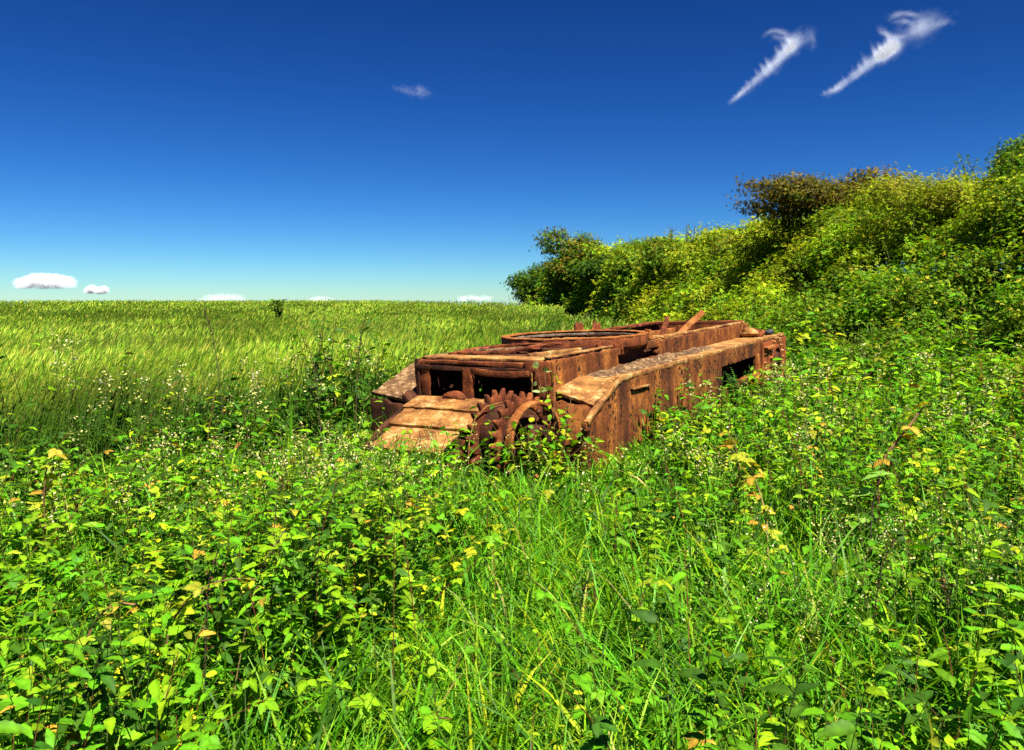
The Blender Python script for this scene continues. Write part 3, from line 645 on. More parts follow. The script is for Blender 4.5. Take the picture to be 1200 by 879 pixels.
def shoots(acc, stems, K, d0, d1, tmpl, lsz, nodes, flt, cols, probs, arch=1., hmul=1., tipcol=None, hi=(.0, .45), oddp=.014):
    x, y, d = polar(K, d0, d1)
    ok = veg_ok(x, y) & flt(x, y) & ~hole(x, y); x, y, d = x[ok], y[ok], d[ok]; K = len(x)
    h = veg_height(x, y) * hmul * (.75 + .5 * rng.random(K)); az = rng.random(K) * 2 * math.pi
    # keep shoots next to the tank from leaning through it
    reach = h * (.3 + .7 * rng.random(K)) * arch
    tx, ty = x + np.cos(az) * reach, y + np.sin(az) * reach
    bad = in_tank(tx, ty, .04); reach = np.where(bad, .02, reach)
    g = gz(x, y)
    s = np.linspace(0, 1, 6)[None]
    curve = lambda s: np.stack([x[:, None] + np.cos(az)[:, None] * reach[:, None] * s ** 1.6, y[:, None] + np.sin(az)[:, None] * reach[:, None] * s ** 1.6,
                                g[:, None] + h[:, None] * (1.25 * s - .28 * arch * s ** 2.5)], -1)
    scol = pick([(.10, .16, .02), (.20, .07, .03), (.05, .07, .012)], [.5, .25, .25], K)
    tubes(stems, curve(s), np.maximum(.0028, .0006 * d)[:, None] * (1.2 - .8 * s), scol[:, None])
    sn = (hi[0] + .25 + (.75 - hi[0]) * (np.arange(nodes) + .5) / nodes)[None] + rng.normal(size=(K, nodes)) * .03
    P = curve(sn.clip(0, 1)).reshape(-1, 3)
    side = np.where(np.arange(nodes) % 2, 1, -1)[None] * 1.2
    yaw = (az[:, None] - math.pi / 2 + side + rng.normal(size=(K, nodes)) * .7).ravel()
    n = K * nodes
    M = euler_mats(yaw, rng.normal(size=n) * .28 + .10, rng.normal(size=n) * .32)
    sz = (np.maximum(lsz, .0105 * d * (lsz / .055))[:, None] * (.6 + .7 * rng.random((K, nodes))) * (1.15 - .45 * sn)).ravel()
    pc = pick(cols, probs, K, .15, .1)
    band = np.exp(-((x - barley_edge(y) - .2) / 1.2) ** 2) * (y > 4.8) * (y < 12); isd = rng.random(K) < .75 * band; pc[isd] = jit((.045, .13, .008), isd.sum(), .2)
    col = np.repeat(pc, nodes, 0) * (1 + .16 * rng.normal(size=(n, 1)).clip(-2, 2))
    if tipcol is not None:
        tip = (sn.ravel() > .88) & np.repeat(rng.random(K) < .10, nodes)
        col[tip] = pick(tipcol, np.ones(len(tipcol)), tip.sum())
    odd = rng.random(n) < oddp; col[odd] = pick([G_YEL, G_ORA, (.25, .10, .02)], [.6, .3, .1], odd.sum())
    inside = in_tank(P[:, 0], P[:, 1], .0)
    k = ~inside
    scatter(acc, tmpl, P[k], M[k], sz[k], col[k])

def undergrowth():
    gp = lambda x, y: np.where((x > .25 - .1 * y) & (np.hypot(x, y) < 3.5), .42 * sstep(.3, .5, noise2(x * 1.3 + 2, y * 1.3)), 0)
    off = lambda x, y: (rng.random(len(x)) > gp(x, y)) & (rng.random(len(x)) > 1.15 * track(x, y) - .12) & ((x - hedge_x(y)) < -1.)
    kin = lambda x, y: noise2(x * .75 + 3, y * .75 + 17)
    bram = lambda x, y: off(x, y) & (rng.random(len(x)) < .25 + .95 * sstep(.38, .6, kin(x, y)))
    nett = lambda x, y: off(x, y) & (rng.random(len(x)) < 1.2 - .95 * sstep(.38, .6, kin(x, y)))
    # brambles
    a = Acc()
    shoots(a, a, 2600, 1.25, 4.2, TRIFOL, .058, 9, bram, [G_MID, G_BRIGHT, G_LIME, G_DARK], [.34, .28, .13, .25], tipcol=[G_YEL, G_ORA, (.22, .34, .02)])
    shoots(a, a, 4500, 4.0, 22, TRIFOL_LO, .057, 8, bram, [G_MID, G_BRIGHT, G_LIME, G_DARK], [.3, .30, .18, .22], tipcol=[G_YEL, G_ORA, (.22, .34, .02)])
    tag(a.build('bramble_cover', M_LEAF), 'low tangle of three-leaved brambles spreading either side of the grass strip', 'brambles', kind='stuff')
    # nettles and other upright herbs
    b = Acc()
    shoots(b, b, 1900, 1.25, 5, LANCE, .08, 12, nett, [G_MID, G_DARK, G_BRIGHT], [.45, .25, .3], arch=.35, hmul=1.15)
    shoots(b, b, 5000, 4.5, 24, LANCE, .075, 9, nett, [G_MID, G_DARK, G_BRIGHT, G_LIME], [.4, .2, .3, .1], arch=.35, hmul=1.15)
    tag(b.build('nettle_bed', M_LEAF), 'upright narrow-leaved nettles and herbs crowding among the brambles', 'nettles', kind='stuff')
    # small round-leaved ground layer
    c = Acc()
    shoots(c, c, 1900, 1.2, 7, ROUND, .042, 8, lambda x, y: (rng.random(len(x)) > .75 * track(x, y)), [G_BRIGHT, G_MID, G_LIME, G_DARK], [.35, .35, .1, .2], arch=.8, hmul=.62, oddp=0.)
    tag(c.build('herb_layer', M_LEAF), 'small round-leaved weeds filling the gaps beneath the brambles', 'weeds', kind='stuff')
undergrowth()

def flowers():
    """cream panicles of tiny flowers on thin stalks over the brambles"""
    acc = Acc(); st = Acc()
    x, y, d = polar(1500, 3.0, 16)
    patch = noise2(x * .7 + 21, y * .7 + 2)
    ok = veg_ok(x, y) & (rng.random(len(x)) > track(x, y) * .85) & (patch > .36) & ((x - hedge_x(y)) < -3)
    x, y, d = x[ok], y[ok], d[ok]; K = len(x)
    h = veg_height(x, y) * 1.05 + .10 + .10 * rng.random(K); az = rng.random(K) * 6.28; s = np.linspace(0, 1, 5)[None]
    cv = lambda s: np.stack([x[:, None] + np.cos(az)[:, None] * .12 * s ** 2, y[:, None] + np.sin(az)[:, None] * .12 * s ** 2, gz(x, y)[:, None] + h[:, None] * s], -1)
    tubes(acc, cv(s), np.maximum(.0016, .0004 * d)[:, None], np.array([[[.12, .17, .03]]]))
    m = 22
    sn = 1 - .30 * rng.random((K, m)) ** 1.3
    P = cv(sn) + rng.normal(size=(K, m, 3)) * np.array([.018, .018, .01]) * (1.6 - sn)[..., None] * 2
    n = K * m
    M = euler_mats(rng.random(n) * 6.28, rng.normal(size=n) * .6, rng.normal(size=n) * .6)
    sz = np.repeat(np.maximum(.0065, .0024 * d), m) * (.6 + .8 * rng.random(n))
    col = pick([(.60, .56, .34), (.48, .45, .16), (.36, .36, .07)], [.15, .45, .4], n, .1, .05)
    scatter(acc, ROUND, P.reshape(-1, 3), M, sz, col)
    tag(acc.build('bedstraw_flowers', M_FLOWER), 'cream heads of tiny flowers dotted over the brambles', 'wild flowers', kind='stuff')
flowers()

# ------------------------------------------------------------------ barley field
def barley():
    acc = Acc()
    K = 105000
    x, y, d = polar(K, 4.5, 135, -46, 16)
    e = barley_edge(y); ok = (x < e + .3 * (noise2(x * 2, y * 2) - .5)) & ~in_tank(x, y, .12); x, y, d = x[ok], y[ok], d[ok]; K = len(x)
    g = gz(x, y); gust = noise2(x * .33 + 5, y * .17); g2 = noise2(x * .9, y * .5 + 31)
    h = .78 + .20 * (rng.random(K) < .02) + .10 * rng.normal(size=K).clip(-2.5, 2) + .22 * (gust - .5) + .12 * (noise2(x * 2.1, y * 1.2) - .5)
    wd = (gust - .5) * 1.6 + (g2 - .5) * 1.2 + .25 + rng.normal(size=K) * .35      # wind heading, about +x
    lean = (.02 + .10 * gust + .06 * rng.random(K)) * h
    dx, dy = np.cos(wd), np.sin(wd)
    s = np.linspace(0, 1, 4)[None]
    cv = lambda s: np.stack([x[:, None] + dx[:, None] * lean[:, None] * s ** 2, y[:, None] + dy[:, None] * lean[:, None] * s ** 2, g[:, None] + h[:, None] * (s - .10 * s ** 3)], -1)
    sv = lambda a: np.stack([np.cos(a), np.sin(a), np.zeros(K)], -1)[:, None]
    a = rng.normal(size=K) * .5
    k = np.maximum(1, d / 12.)
    base = jit((.05, .11, .010), K, .2) * (.6 + .8 * noise2(x * .7, y * .35 + 8))[:, None]
    ribbons(acc, cv(s), (.0022 * k)[:, None], sv(a), base[:, None])
    # one flag leaf
    t = np.linspace(0, 1, 4)[None]; la = rng.random(K) * 6.28; p0 = cv(np.full((K, 1), .55)); ll = .22 + .12 * rng.random(K)
    LC = p0 + np.stack([np.cos(la)[:, None] * ll[:, None] * t, np.sin(la)[:, None] * ll[:, None] * t, ll[:, None] * (.9 * t - 1.1 * t ** 2)], -1)
    ribbons(acc, LC, (.005 * k)[:, None] * (1 - t ** 2).clip(.05), sv(la + 1.57), jit((.08, .18, .012), K, .2)[:, None])
    # nodding ear and its awns
    tip = cv(np.ones((K, 1)))[:, 0]
    el = .085 + .02 * rng.random(K)
    ed = np.stack([dx * .6, dy * .6, 1.7 - .9 * gust + .4 * rng.normal(size=K)], -1); ed /= np.linalg.norm(ed, axis=1, keepdims=True)
    u = np.linspace(0, 1, 3)[None, :, None]
    EC = tip[:, None] + ed[:, None] * el[:, None, None] * u
    ecol = pick([(.27, .38, .022), (.15, .28, .014), (.44, .46, .06)], [.45, .38, .17], K, .15, .08) * (.30 + 1.4 * noise2(x * .55 + 3, y * .28))[:, None]
    ribbons(acc, EC, (.0055 * k)[:, None] * np.array([[.7, 1., .5]]), sv(a), ecol[:, None])
    for i in range(3):
        ad = ed + rng.normal(size=(K, 3)) * .16; ad /= np.linalg.norm(ad, axis=1, keepdims=True)
        AC = tip[:, None] + ed[:, None] * (el * (.1 + .35 * i))[:, None, None] + ad[:, None] * (.085 + .04 * rng.random(K))[:, None, None] * np.linspace(0, 1, 3)[None, :, None] - np.array([0, 0, .02]) * (np.linspace(0, 1, 3)[None, :, None] ** 2)
        ribbons(acc, AC, (.0013 * k)[:, None] * np.array([[1., .8, .2]]), sv(a + .4 * i), jit(ecol * 1.15, K, .1)[:, None])
    tag(acc.build('barley_field', M_BARLEY), 'ripening yellow-green barley field rising to the horizon', 'barley field', kind='stuff')
barley()

# ------------------------------------------------------------------ hedge, scrub and trees
def scrub():
    """leafy mounds between the brambles and the hedge top"""
    acc = Acc()
    n0 = 0
    for _ in range(560):
        y = 7.5 + 60 * rng.random() ** 1.8; f = rng.random(); dd = -5.4 + 7.6 * f
        x = float(hedge_x(y)) + dd * float(wf(y)); d = math.hypot(x, y)
        if bool(in_tank(np.array(x), np.array(y), .8)): continue
        hh = (.35 + 1.5 * float(sstep(-5.6, .5, dd))) * (.7 + .65 * rng.random())
        rad = (.38 + .45 * rng.random()) * (1 + .012 * d); g = float(gz(x, y)); cz = g + hh - rad * .8
        lsz = max(.042, .0040 * d); K = int(min(900, 2.6 * 2 * math.pi * rad * (rad + .8) / (lsz * lsz * 3.2)))
        v = rng.normal(size=(K, 3)); v[:, 2] = np.abs(v[:, 2]) * 1.1 - .25; v /= np.linalg.norm(v, axis=1, keepdims=True)
        bump = 1 + .22 * (noise2(v[:, 0] * 2.6 + x * 3, v[:, 1] * 2.6 + v[:, 2] * 2 + y) - .5) * 2 + .14 * rng.normal(size=K)
        P = np.array([x, y, cz]) + v * (rad * np.array([1.05, 1.05, .95])) * bump[:, None]
        low = rng.random(K) < .25; P[low, 2] -= hh * rng.random(low.sum()) * .7
        P[:, 2] = np.maximum(P[:, 2], gz(P[:, 0], P[:, 1]) + .03)
        tone = float(noise2(x * .35 + 11, y * .35)) + .12 * rng.normal() + .14 * (f - .5)
        base = (.31, .40, .012) if tone > .48 else (.22, .36, .010) if tone > .32 else (.12, .24, .009)
        col = jit(jit(base, 1, .15)[0], K, .26, .12)
        br = rng.random(K) < .14; col[br] = pick([(.46, .42, .03), (.36, .44, .02)], [1, 1], br.sum())
        dk = rng.random(K) < .2; col[dk] *= .5
        scatter(acc, SPRIG, P, mats_normal(v + np.array([.25, -.15, 1.0]), .38), lsz * (.6 + .8 * rng.random(K)), col)
        m = 7; s = np.linspace(0, 1, 4)[None]          # shoots standing out of the mound
        o = np.array([x, y, cz]) + rng.normal(size=(m, 3)) * rad * np.array([.5, .5, 0]); tp = o + np.stack([rng.normal(size=m) * .15, rng.normal(size=m) * .1, rad * (.95 + .45 * rng.random(m))], -1)
        Cc = o[:, None] + (tp - o)[:, None] * s[..., None]; tubes(acc, Cc, (.004 + .0004 * d) * (1.1 - .8 * s), np.array([[[.09, .09, .03]]]))
        q = 9; ff = .5 + .5 * rng.random((m, q)); PP = (o[:, None] + (tp - o)[:, None] * ff[..., None] + rng.normal(size=(m, q, 3)) * lsz * .5).reshape(-1, 3)
        scatter(acc, SPRIG, PP, mats_normal(np.tile([0, 0, 1.], (m * q, 1)), .5), lsz * (.5 + .5 * rng.random(m * q)), jit(np.array(base) * 1.15, m * q, .2))
    tag(acc.build('bank_scrub', M_CROWN), 'dense leafy scrub covering the slope of the bank right of the tank', 'scrub', kind='stuff')
scrub()

def woody(name, x, y, h, rx, ry, crown_lo, label, cat, group=None, cols=(G_MID,), probs=(1,), lobes=9, leaves=5200, lsz=.14, trunk_r=.10, lean=(0, 0), flat=1., stems=1, twigs=0, seed=0, sprout=.5, hollow=.74):
    """tree or shrub: trunk with limbs, crown of many small leaves in uneven clumps"""
    global rng
    keep = rng; rng = np.random.default_rng(100 + seed)
    z0 = float(gz(x, y)) - .05
    t = empty(name, (x, y, z0), label, cat, group)
    cz = (crown_lo + h) / 2; ch = (h - crown_lo) / 2
    # lobes
    LC = []; LR = []
    for i in range(lobes):
        a = rng.random() * 6.28; r = rng.random() ** .5 * .72; zz = rng.normal() * .38 * flat
        zz = max(-.75, min(.62, zz))
        LC.append([lean[0] + rx * r * math.cos(a) * (1 - .25 * max(zz, 0)), lean[1] + ry * r * math.sin(a), cz + ch * zz])
        LR.append([rx * (.28 + .22 * rng.random()), ry * (.28 + .22 * rng.random()), ch * (.24 + .20 * rng.random())])
    LC = np.array(LC); LR = np.array(LR)
    tr = Acc(); s = np.linspace(0, 1, 6)[None]
    for q in range(stems):
        b = np.array([rng.normal() * .12 * (stems > 1) * rx, rng.normal() * .12 * (stems > 1), 0]); top = np.array([lean[0] * .8 + rng.normal() * .15 * rx, lean[1] * .8, cz + ch * .3])
        C = b + (top - b) * s[..., None] + np.stack([.15 * np.sin(s * 3 + q), .1 * np.cos(s * 4), 0 * s], -1) * trunk_r * 6 * (s * (1 - s))[..., None]
        tubes(tr, C, trunk_r / math.sqrt(stems) * (1.15 - .85 * s), np.array([[[.1, .08, .05]]]), 7)
        for c in LC[q::stems]:
            f = .35 + .4 * rng.random(); p = b + (top - b) * f
            Cb = p + (c - p) * s[..., None] + np.array([0, 0, .25]) * ch * (s * (1 - s))[..., None]
            tubes(tr, Cb, trunk_r * .42 * (1.1 - .9 * s), np.array([[[.1, .08, .05]]]), 5)
    tr.build('trunk', M_BARK, t, smooth=True)
    # clumps on and in the lobes
    leaves = int(leaves * 2.1); ncl = leaves // 14; lf = lsz * .62
    li = rng.choice(lobes, ncl, p=(w := LR.prod(1) ** .66) / w.sum())
    v = rng.normal(size=(ncl, 3)); v /= np.linalg.norm(v, axis=1, keepdims=True)
    rad = (hollow + (1 - hollow) * rng.random(ncl)) * (1 + .22 * rng.normal(size=ncl).clip(-1, 1.8))
    CC = LC[li] + v * LR[li] * rad[:, None]
    CC[:, 2] = np.maximum(CC[:, 2], .2)
    n = ncl * 14
    P = (CC[:, None] + rng.normal(size=(ncl, 14, 3)) * lsz * np.array([1.35, 1.35, .7])).reshape(-1, 3)
    M = mats_normal(np.repeat(v + np.array([.1, 0, .75]), 14, 0), .45)
    col = np.repeat(pick(cols, probs, ncl, .2, .12), 14, 0) * (1 + .18 * rng.normal(size=(n, 1)).clip(-2, 2))
    cr = Acc(); scatter(cr, SPRIG, P, M, lf * (.55 + .8 * rng.random(n)), col)
    # leafy shoots breaking the outline
    ns = int(26 * sprout)
    for i in range(ns):
        c = LC[rng.integers(lobes)]; p = c + np.array([rng.normal() * .3 * rx * .5, rng.normal() * .2, 0]); top = cz + ch * (.75 + .35 * rng.random())
        p[2] = max(p[2], cz); ln = max(.25, min(1.0, top - p[2])); ln *= .75; q = p + np.array([rng.normal() * .22, rng.normal() * .12, ln])
        C = (p + (q - p) * s[..., None])
        tubes(cr, C, .016 * (1.2 - s), np.array([[[.08, .07, .03]]]))
        k = 16; f = .1 + .9 * rng.random(k); PP = p + (q - p) * f[:, None] + rng.normal(size=(k, 3)) * .04
        scatter(cr, SPRIG, PP, euler_mats(rng.random(k) * 6.28, .3 + rng.normal(size=k) * .4, rng.normal(size=k) * .5), lf * (.6 + .6 * rng.random(k)), pick(cols, probs, k))
    cr.build('crown', M_CROWN, t)
    if twigs:
        tw = Acc()
        for i in range(twigs):
            c = LC[rng.integers(lobes)]; p = np.array([c[0], c[1], cz + ch * .55]); q = p + np.array([rng.normal() * .35, rng.normal() * .2, ch * (.55 + .35 * rng.random())])
            C = p + (q - p) * s[..., None] + np.array([.12, 0, 0]) * np.sin(s * 5 + i)[..., None] * .5
            tubes(tw, C, .028 * (1.2 - s), np.array([[[.1, .08, .05]]]), 5)
            for f in (.5, .7, .85):
                p2 = p + (q - p) * f; q2 = p2 + np.array([rng.normal() * .25, rng.normal() * .1, .25])
                tubes(tw, p2 + (q2 - p2) * s[..., None], .014 * (1.1 - s), np.array([[[.1, .08, .05]]]), 4)
        tw.build('bare_twigs', M_BARK, t, smooth=True)
    rng = keep
    return t

OLIVE = (.21, .20, .015); BROWN = (.20, .15, .015); DKG = (.04, .09, .009); MDG = (.12, .22, .011); YLG = (.31, .37, .013)
GH = 'shrubs of the hedge on the bank'
woody('hedge_tree', 2.1, 74, 4.2, 2.1, 1.7, .1, 'small dark round tree at the far left end of the hedge', 'tree', None, (DKG, MDG), (.6, .4), 9, 5000, .30, .11, seed=1, sprout=.5)
woody('hedge_tree', 4.75, 60, 5.6, 2.75, 2.2, .05, 'dark domed tree with brownish top standing above the far hedge', 'tree', None, (DKG, MDG, OLIVE, BROWN), (.3, .3, .2, .2), 13, 8500, .28, .16, seed=2, sprout=.6)
woody('hawthorn_tree', 11.35, 28.0, 3.95, 3.05, 1.8, 1.75, 'rusty brown wind-swept hawthorn with flat crown on top of the hedge', 'tree', None, (BROWN, (.22, .14, .016), (.13, .13, .014), (.05, .05, .010)), (.35, .15, .3, .2), 18, 9500, .15, .12, (-.4, 0), .7, seed=3, sprout=.8)
woody('hedge_tree', 12.9, 21.5, 3.5, 1.2, 1.3, 1.2, 'mid green rounded bush rising at the right of the brown hawthorn', 'tree', None, (MDG, DKG, YLG), (.5, .25, .25), 8, 5200, .12, .09, seed=4, sprout=1.2)
woody('hedge_tree', 12.75, 19.6, 2.95, 1.4, 1.3, .7, 'tall bushy tree cut off by the right edge above the hedge', 'tree', None, (MDG, DKG, OLIVE), (.5, .3, .2), 9, 6000, .12, .09, seed=5, sprout=1.2)
sh = [  # x offset from the hedge line, y, height, rx, ry, label, twigs, palette
    (.2, 55.5, 4.5, 2.7, 2.5, 'dark hedge shrub just right of the domed dark tree with a bare sprig', 3, (DKG, MDG)),
    (.0, 49.5, 4.8, 2.6, 2.6, 'low leafy hedge shrub in the dip beyond the bent bars', 3, (MDG, YLG)),
    (-.2, 44.0, 5.2, 2.6, 2.6, 'hedge shrub with bare twigs along its top left of the middle hedge', 8, (MDG, OLIVE)),
    (.0, 39.0, 5.0, 2.5, 2.5, 'bright green hedge shrub seen above the far end of the tank hull', 2, (YLG, MDG)),
    (.0, 34.0, 5.3, 2.4, 2.4, 'olive hedge shrub just left of and below the overhang of the brown hawthorn', 0, (MDG, OLIVE)),
    (-.4, 29.5, 4.9, 2.3, 2.2, 'yellow-green shrub under the left half of the brown hawthorn', 0, (YLG, OLIVE)),
    (-.3, 25.3, 4.75, 2.2, 2.1, 'yellow-green shrub under the right half of the brown hawthorn', 0, (YLG, MDG)),
    (-.6, 21.6, 5.5, 2.0, 2.0, 'yellowish shrub below the rounded green bush near the right edge', 0, (YLG, OLIVE)),
    (-.8, 18.2, 5.05, 1.9, 1.9, 'olive shrub with yellow tips nearest the right edge of the bank', 0, (YLG, MDG)),
]
for i, (ox, y, h, rx, ry, lab, tw, pal) in enumerate(sh):
    x = float(hedge_x(y)) + ox; d = math.hypot(x, y); h = h - float(gz(x, y))
    woody('hedge_shrub', x, y, h, rx, ry, .1, lab, 'shrub', GH, pal, (.6, .4), 11, int(7000 * (1.15 - .25 * (y > 40) + .5 * (y < 24))), max(.10, .0048 * d), .06, stems=3, twigs=tw, seed=20 + i, sprout=1.1)

# ------------------------------------------------------------------ single plants one can point to
def at(px, d): return ((px - 600) / 933 * d, d)
def dock(px, d, top, label, mat=None, lean=.06, group='dead seed stalks', heads=26):
    x, y = at(px, d); z0 = float(gz(x, y)); H = top - z0
    t = empty('seed_stalk', (x, y, z0), label, 'seed stalk', group)
    a = Acc(); s = np.linspace(0, 1, 7)[None]
    ln = lean * random.choice((-1, 1)) if lean < .2 else lean
    cv = lambda s: np.stack([ln * H * s ** 1.6 + np.sign(ln) * .07 * H * np.clip(s - .75, 0, 1) ** 1.5 * 4, .02 * np.sin(s * 3), H * (s - .25 * np.clip(s - .8, 0, 1))], -1)
    tubes(a, cv(s), max(.0034, .00065 * d) * (1.2 - .65 * s), np.array([[[.1, .06, .03]]]), 5)
    a.build('stem', mat or M_DARKSTEM, t)
    b = Acc(); n = heads * 3
    f = 1 - .45 * rng.random(n) ** 1.2; P = cv(f[None])[0] + rng.normal(size=(n, 3)) * np.array([.010, .010, .008]) * (1 + .25 * d / 3)
    scatter(b, ROUND, P, euler_mats(rng.random(n) * 6.28, rng.normal(size=n) * .7, rng.normal(size=n) * .7), np.maximum(.009, .0020 * d) * (.6 + .7 * rng.random(n)), pick([(.10, .05, .02), (.06, .05, .015), (.17, .10, .03)], [1, 1, .6], n))
    b.build('seed_head', M_FLOWER, t)
    return t
for px, d, top, lab in (
    (259, 7.2, 1.64, 'thin dark seed stalk standing above the barley, left of the others on the skyline'),
    (414, 8.4, 1.60, 'leaning dark seed stalk in the barley just left of the tank'),
    (374, 7.6, 1.30, 'short dark seed stalk in the barley between the two taller ones'),
    (217, 2.6, .86, 'bare dark brown stalk among grass in the lower left foreground'),
    (304, 3.4, .92, 'slim brown stalk in the weeds left of the grass strip'),
    (1001, 6.6, 1.10, 'dark green upright stalk in the brambles right of the tank end'),
    (1036, 2.9, .80, 'tall dark dock stalk in grass at lower right'),
    (1126, 3.4, .92, 'dark seed stalk rising from brambles near the right edge'),
    (1142, 2.7, .72, 'short brown stalk among tall grass in the lower right corner'),
    (676, 3.0, .62, 'brown-headed stalk at the dark gap on the right of the grass strip'),
    ): dock(px, d, top, lab)
dock(250, 2.75, .88, 'straw-coloured dry stalk leaning right in the lower left foreground', M_STRAW, .22)

def cane(px, d, pts, r, mat, label, leaf_cols, nl=9, lsz=.06, group='single bramble canes'):
    x, y = at(px, d); z0 = float(gz(x, y))
    t = empty('bramble_cane', (x, y, z0), label, 'bramble cane', group)
    pts = np.array(pts, float); dd = np.concatenate([[0], np.cumsum(np.linalg.norm(np.diff(pts, axis=0), axis=1))])
    # smooth curve
    cs = np.linspace(0, dd[-1], 14); C = np.stack([np.interp(cs, dd, pts[:, i]) for i in range(3)], 1)
    for _ in range(2): C[1:-1] = (C[:-2] + 2 * C[1:-1] + C[2:]) / 4
    a = Acc(); tubes(a, C[None], r * np.linspace(1.2, .5, 14)[None], np.array([[[.1, .1, .1]]]), 6); a.build('stem', mat, t, smooth=True)
    b = Acc(); f = np.linspace(.35, 1, nl); P = np.stack([np.interp(f * dd[-1], cs, C[:, i]) for i in range(3)], 1)
    scatter(b, TRIFOL, P, euler_mats(rng.random(nl) * 6.28, rng.normal(size=nl) * .3, rng.normal(size=nl) * .35), lsz * (.75 + .5 * rng.random(nl)), pick(leaf_cols, np.ones(len(leaf_cols)), nl, .12, .08))
    b.build('leaves', M_LEAF, t)
    return t
YL = (G_YEL, G_ORA, (.38, .30, .03)); GL = (G_BRIGHT, G_LIME)
cane(1037, 5.0, [(0, 0, .3), (0, 0, .62), (.14, .02, .78), (.30, .05, .98)], .011, M_CANE, 'thick orange bramble cane slanting up to the right in the right-hand brambles', YL, 7, .075)
cane(905, 4.3, [(.02, 0, .1), (.0, 0, .45), (-.06, .02, .65), (-.12, .02, .78)], .008, M_STRAW, 'pale bramble cane with yellow leaf tuft in front of the tank pannier', YL, 9, .075)
cane(70, 2.6, [(-.02, 0, 0), (0, 0, .35), (.03, .02, .55), (.12, .03, .66), (.2, .04, .62)], .006, M_CANE, 'red-brown bramble cane with orange leaves at the left edge', YL + GL, 9, .055)
cane(165, 2.7, [(0, 0, 0), (.04, 0, .5), (.14, 0, .66), (.3, .02, .70), (.36, .02, .68)], .005, M_CANE, 'red horizontal bramble shoot with yellowish leaves in the left foreground', (G_LIME, G_YEL), 10, .06)
cane(15, 2.2, [(0, 0, 0), (.0, .0, .2), (.02, .02, .36), (.06, .03, .42)], .004, M_CANE, 'orange-leaved bramble tip in the lower left corner', YL, 7, .055)
cane(40, 4.4, [(0, 0, .1), (0, 0, .5), (.03, 0, .74), (.1, 0, .80)], .006, M_CANE, 'bramble with orange yellow top leaves near the left edge, halfway up', YL, 9, .07)
cane(868, 4.9, [(0, 0, .1), (.02, 0, .5), (.0, .02, .74), (-.06, .02, .82)], .006, M_CANE, 'golden-leaved bramble top below the side of the tank', YL, 11, .075)
cane(955, 5.4, [(0, 0, .1), (.02, 0, .5), (.04, .02, .72), (.12, .02, .80)], .006, M_CANE, 'yellow-orange bramble spray below the rear end of the tank', YL, 11, .075)
cane(1030, 4.2, [(0, 0, .1), (.0, 0, .4), (.02, .02, .62), (.05, -.03, .70)], .005, M_DARKSTEM, 'bramble with one big pale ribbed leaf under the orange cane', ((.20, .34, .05),), 4, .11)
cane(745, 3.1, [(0, 0, .1), (.02, 0, .3), (.05, .02, .50), (.10, -.03, .55)], .004, M_CANE, 'yellow-leaved bramble beside the dark gap right of the grass strip', ((.30, .32, .02), G_LIME), 6, .06)
cane(480, 2.4, [(0, 0, 0), (.02, 0, .2), (.05, .02, .32), (.12, -.03, .34)], .004, M_CANE, 'large-leaved bramble at the bottom of the grass strip', ((.10, .24, .015), G_BRIGHT), 8, .085)

def yellow_flower(px, d, h, label):
    x, y = at(px, d); z0 = float(gz(x, y))
    t = empty('yellow_flower', (x, y, z0), label, 'wild flower', 'yellow flower spikes')
    a = Acc(); b = Acc(); s = np.linspace(0, 1, 5)[None]
    for k in range(4):
        o = np.array([rng.normal() * .04, rng.normal() * .04, 0]); tip = o + np.array([rng.normal() * .04, rng.normal() * .03, h * (.8 + .25 * rng.random())])
        tubes(a, o + (tip - o) * s[..., None], .0022 * (1.1 - .5 * s), np.array([[[.13, .2, .02]]]))
        n = 46; f = 1 - .42 * rng.random(n); P = o + (tip - o) * f[:, None] + rng.normal(size=(n, 3)) * .012
        scatter(b, ROUND, P, euler_mats(rng.random(n) * 6.28, rng.normal(size=n) * .7, rng.normal(size=n) * .7), .009 * (.7 + .7 * rng.random(n)), pick([(.62, .52, .02), (.45, .45, .02)], [1, 1], n, .12, .06))
    a.build('stem', M_LEAF, t); b.build('blossom', M_FLOWER, t)
yellow_flower(172, 2.15, .50, 'yellow flower spike in the lower left, nearest the bottom edge')
yellow_flower(123, 2.45, .55, 'yellow flower spike behind the orange-leaved bramble at lower left')
yellow_flower(160, 2.6, .46, 'small yellow flower spike between the dark stalk and the bramble shoot')
yellow_flower(318, 2.7, .42, 'lone yellow flower spike left of the grass strip')

def tuft(px, d, h, n, label, spread, w=.008, cols=(G_MID, G_BRIGHT)):
    x, y = at(px, d); z0 = float(gz(x, y))
    a = Acc(); s = np.linspace(0, 1, 7)[None]; az = rng.random(n) * 6.28; hh = h * (.7 + .4 * rng.random(n)); bd = spread * (.3 + .9 * rng.random(n))
    hor = bd[:, None] * s ** 1.8 * hh[:, None]; C = np.stack([np.cos(az)[:, None] * hor, np.sin(az)[:, None] * hor, hh[:, None] * (s - .35 * bd[:, None] * s ** 3)], -1)
    fa = az + 1.57 + rng.normal(size=n) * .4
    ribbons(a, C, w * (.7 + .6 * rng.random(n))[:, None] * np.clip(np.minimum(1, .5 + 2 * s) * (1 - s ** 2.5), .03, 1), np.stack([np.cos(fa), np.sin(fa), 0 * fa], -1)[:, None], pick(cols, np.ones(len(cols)), n)[:, None] * np.ones_like(s[..., None]))
    o = a.build('grass_tuft', M_GRASS, smooth=True); o.location = (x, y, z0); tag(o, label, 'grass tuft', 'broad-bladed grass tufts'); return o
tuft(335, 5.6, 1.05, 4, 'few tall broad grass blades standing in front of the barley left of the tank', .12, .012)
tuft(995, 2.3, .58, 26, 'broad-bladed arching grass tuft at the bottom right', .9, .009)
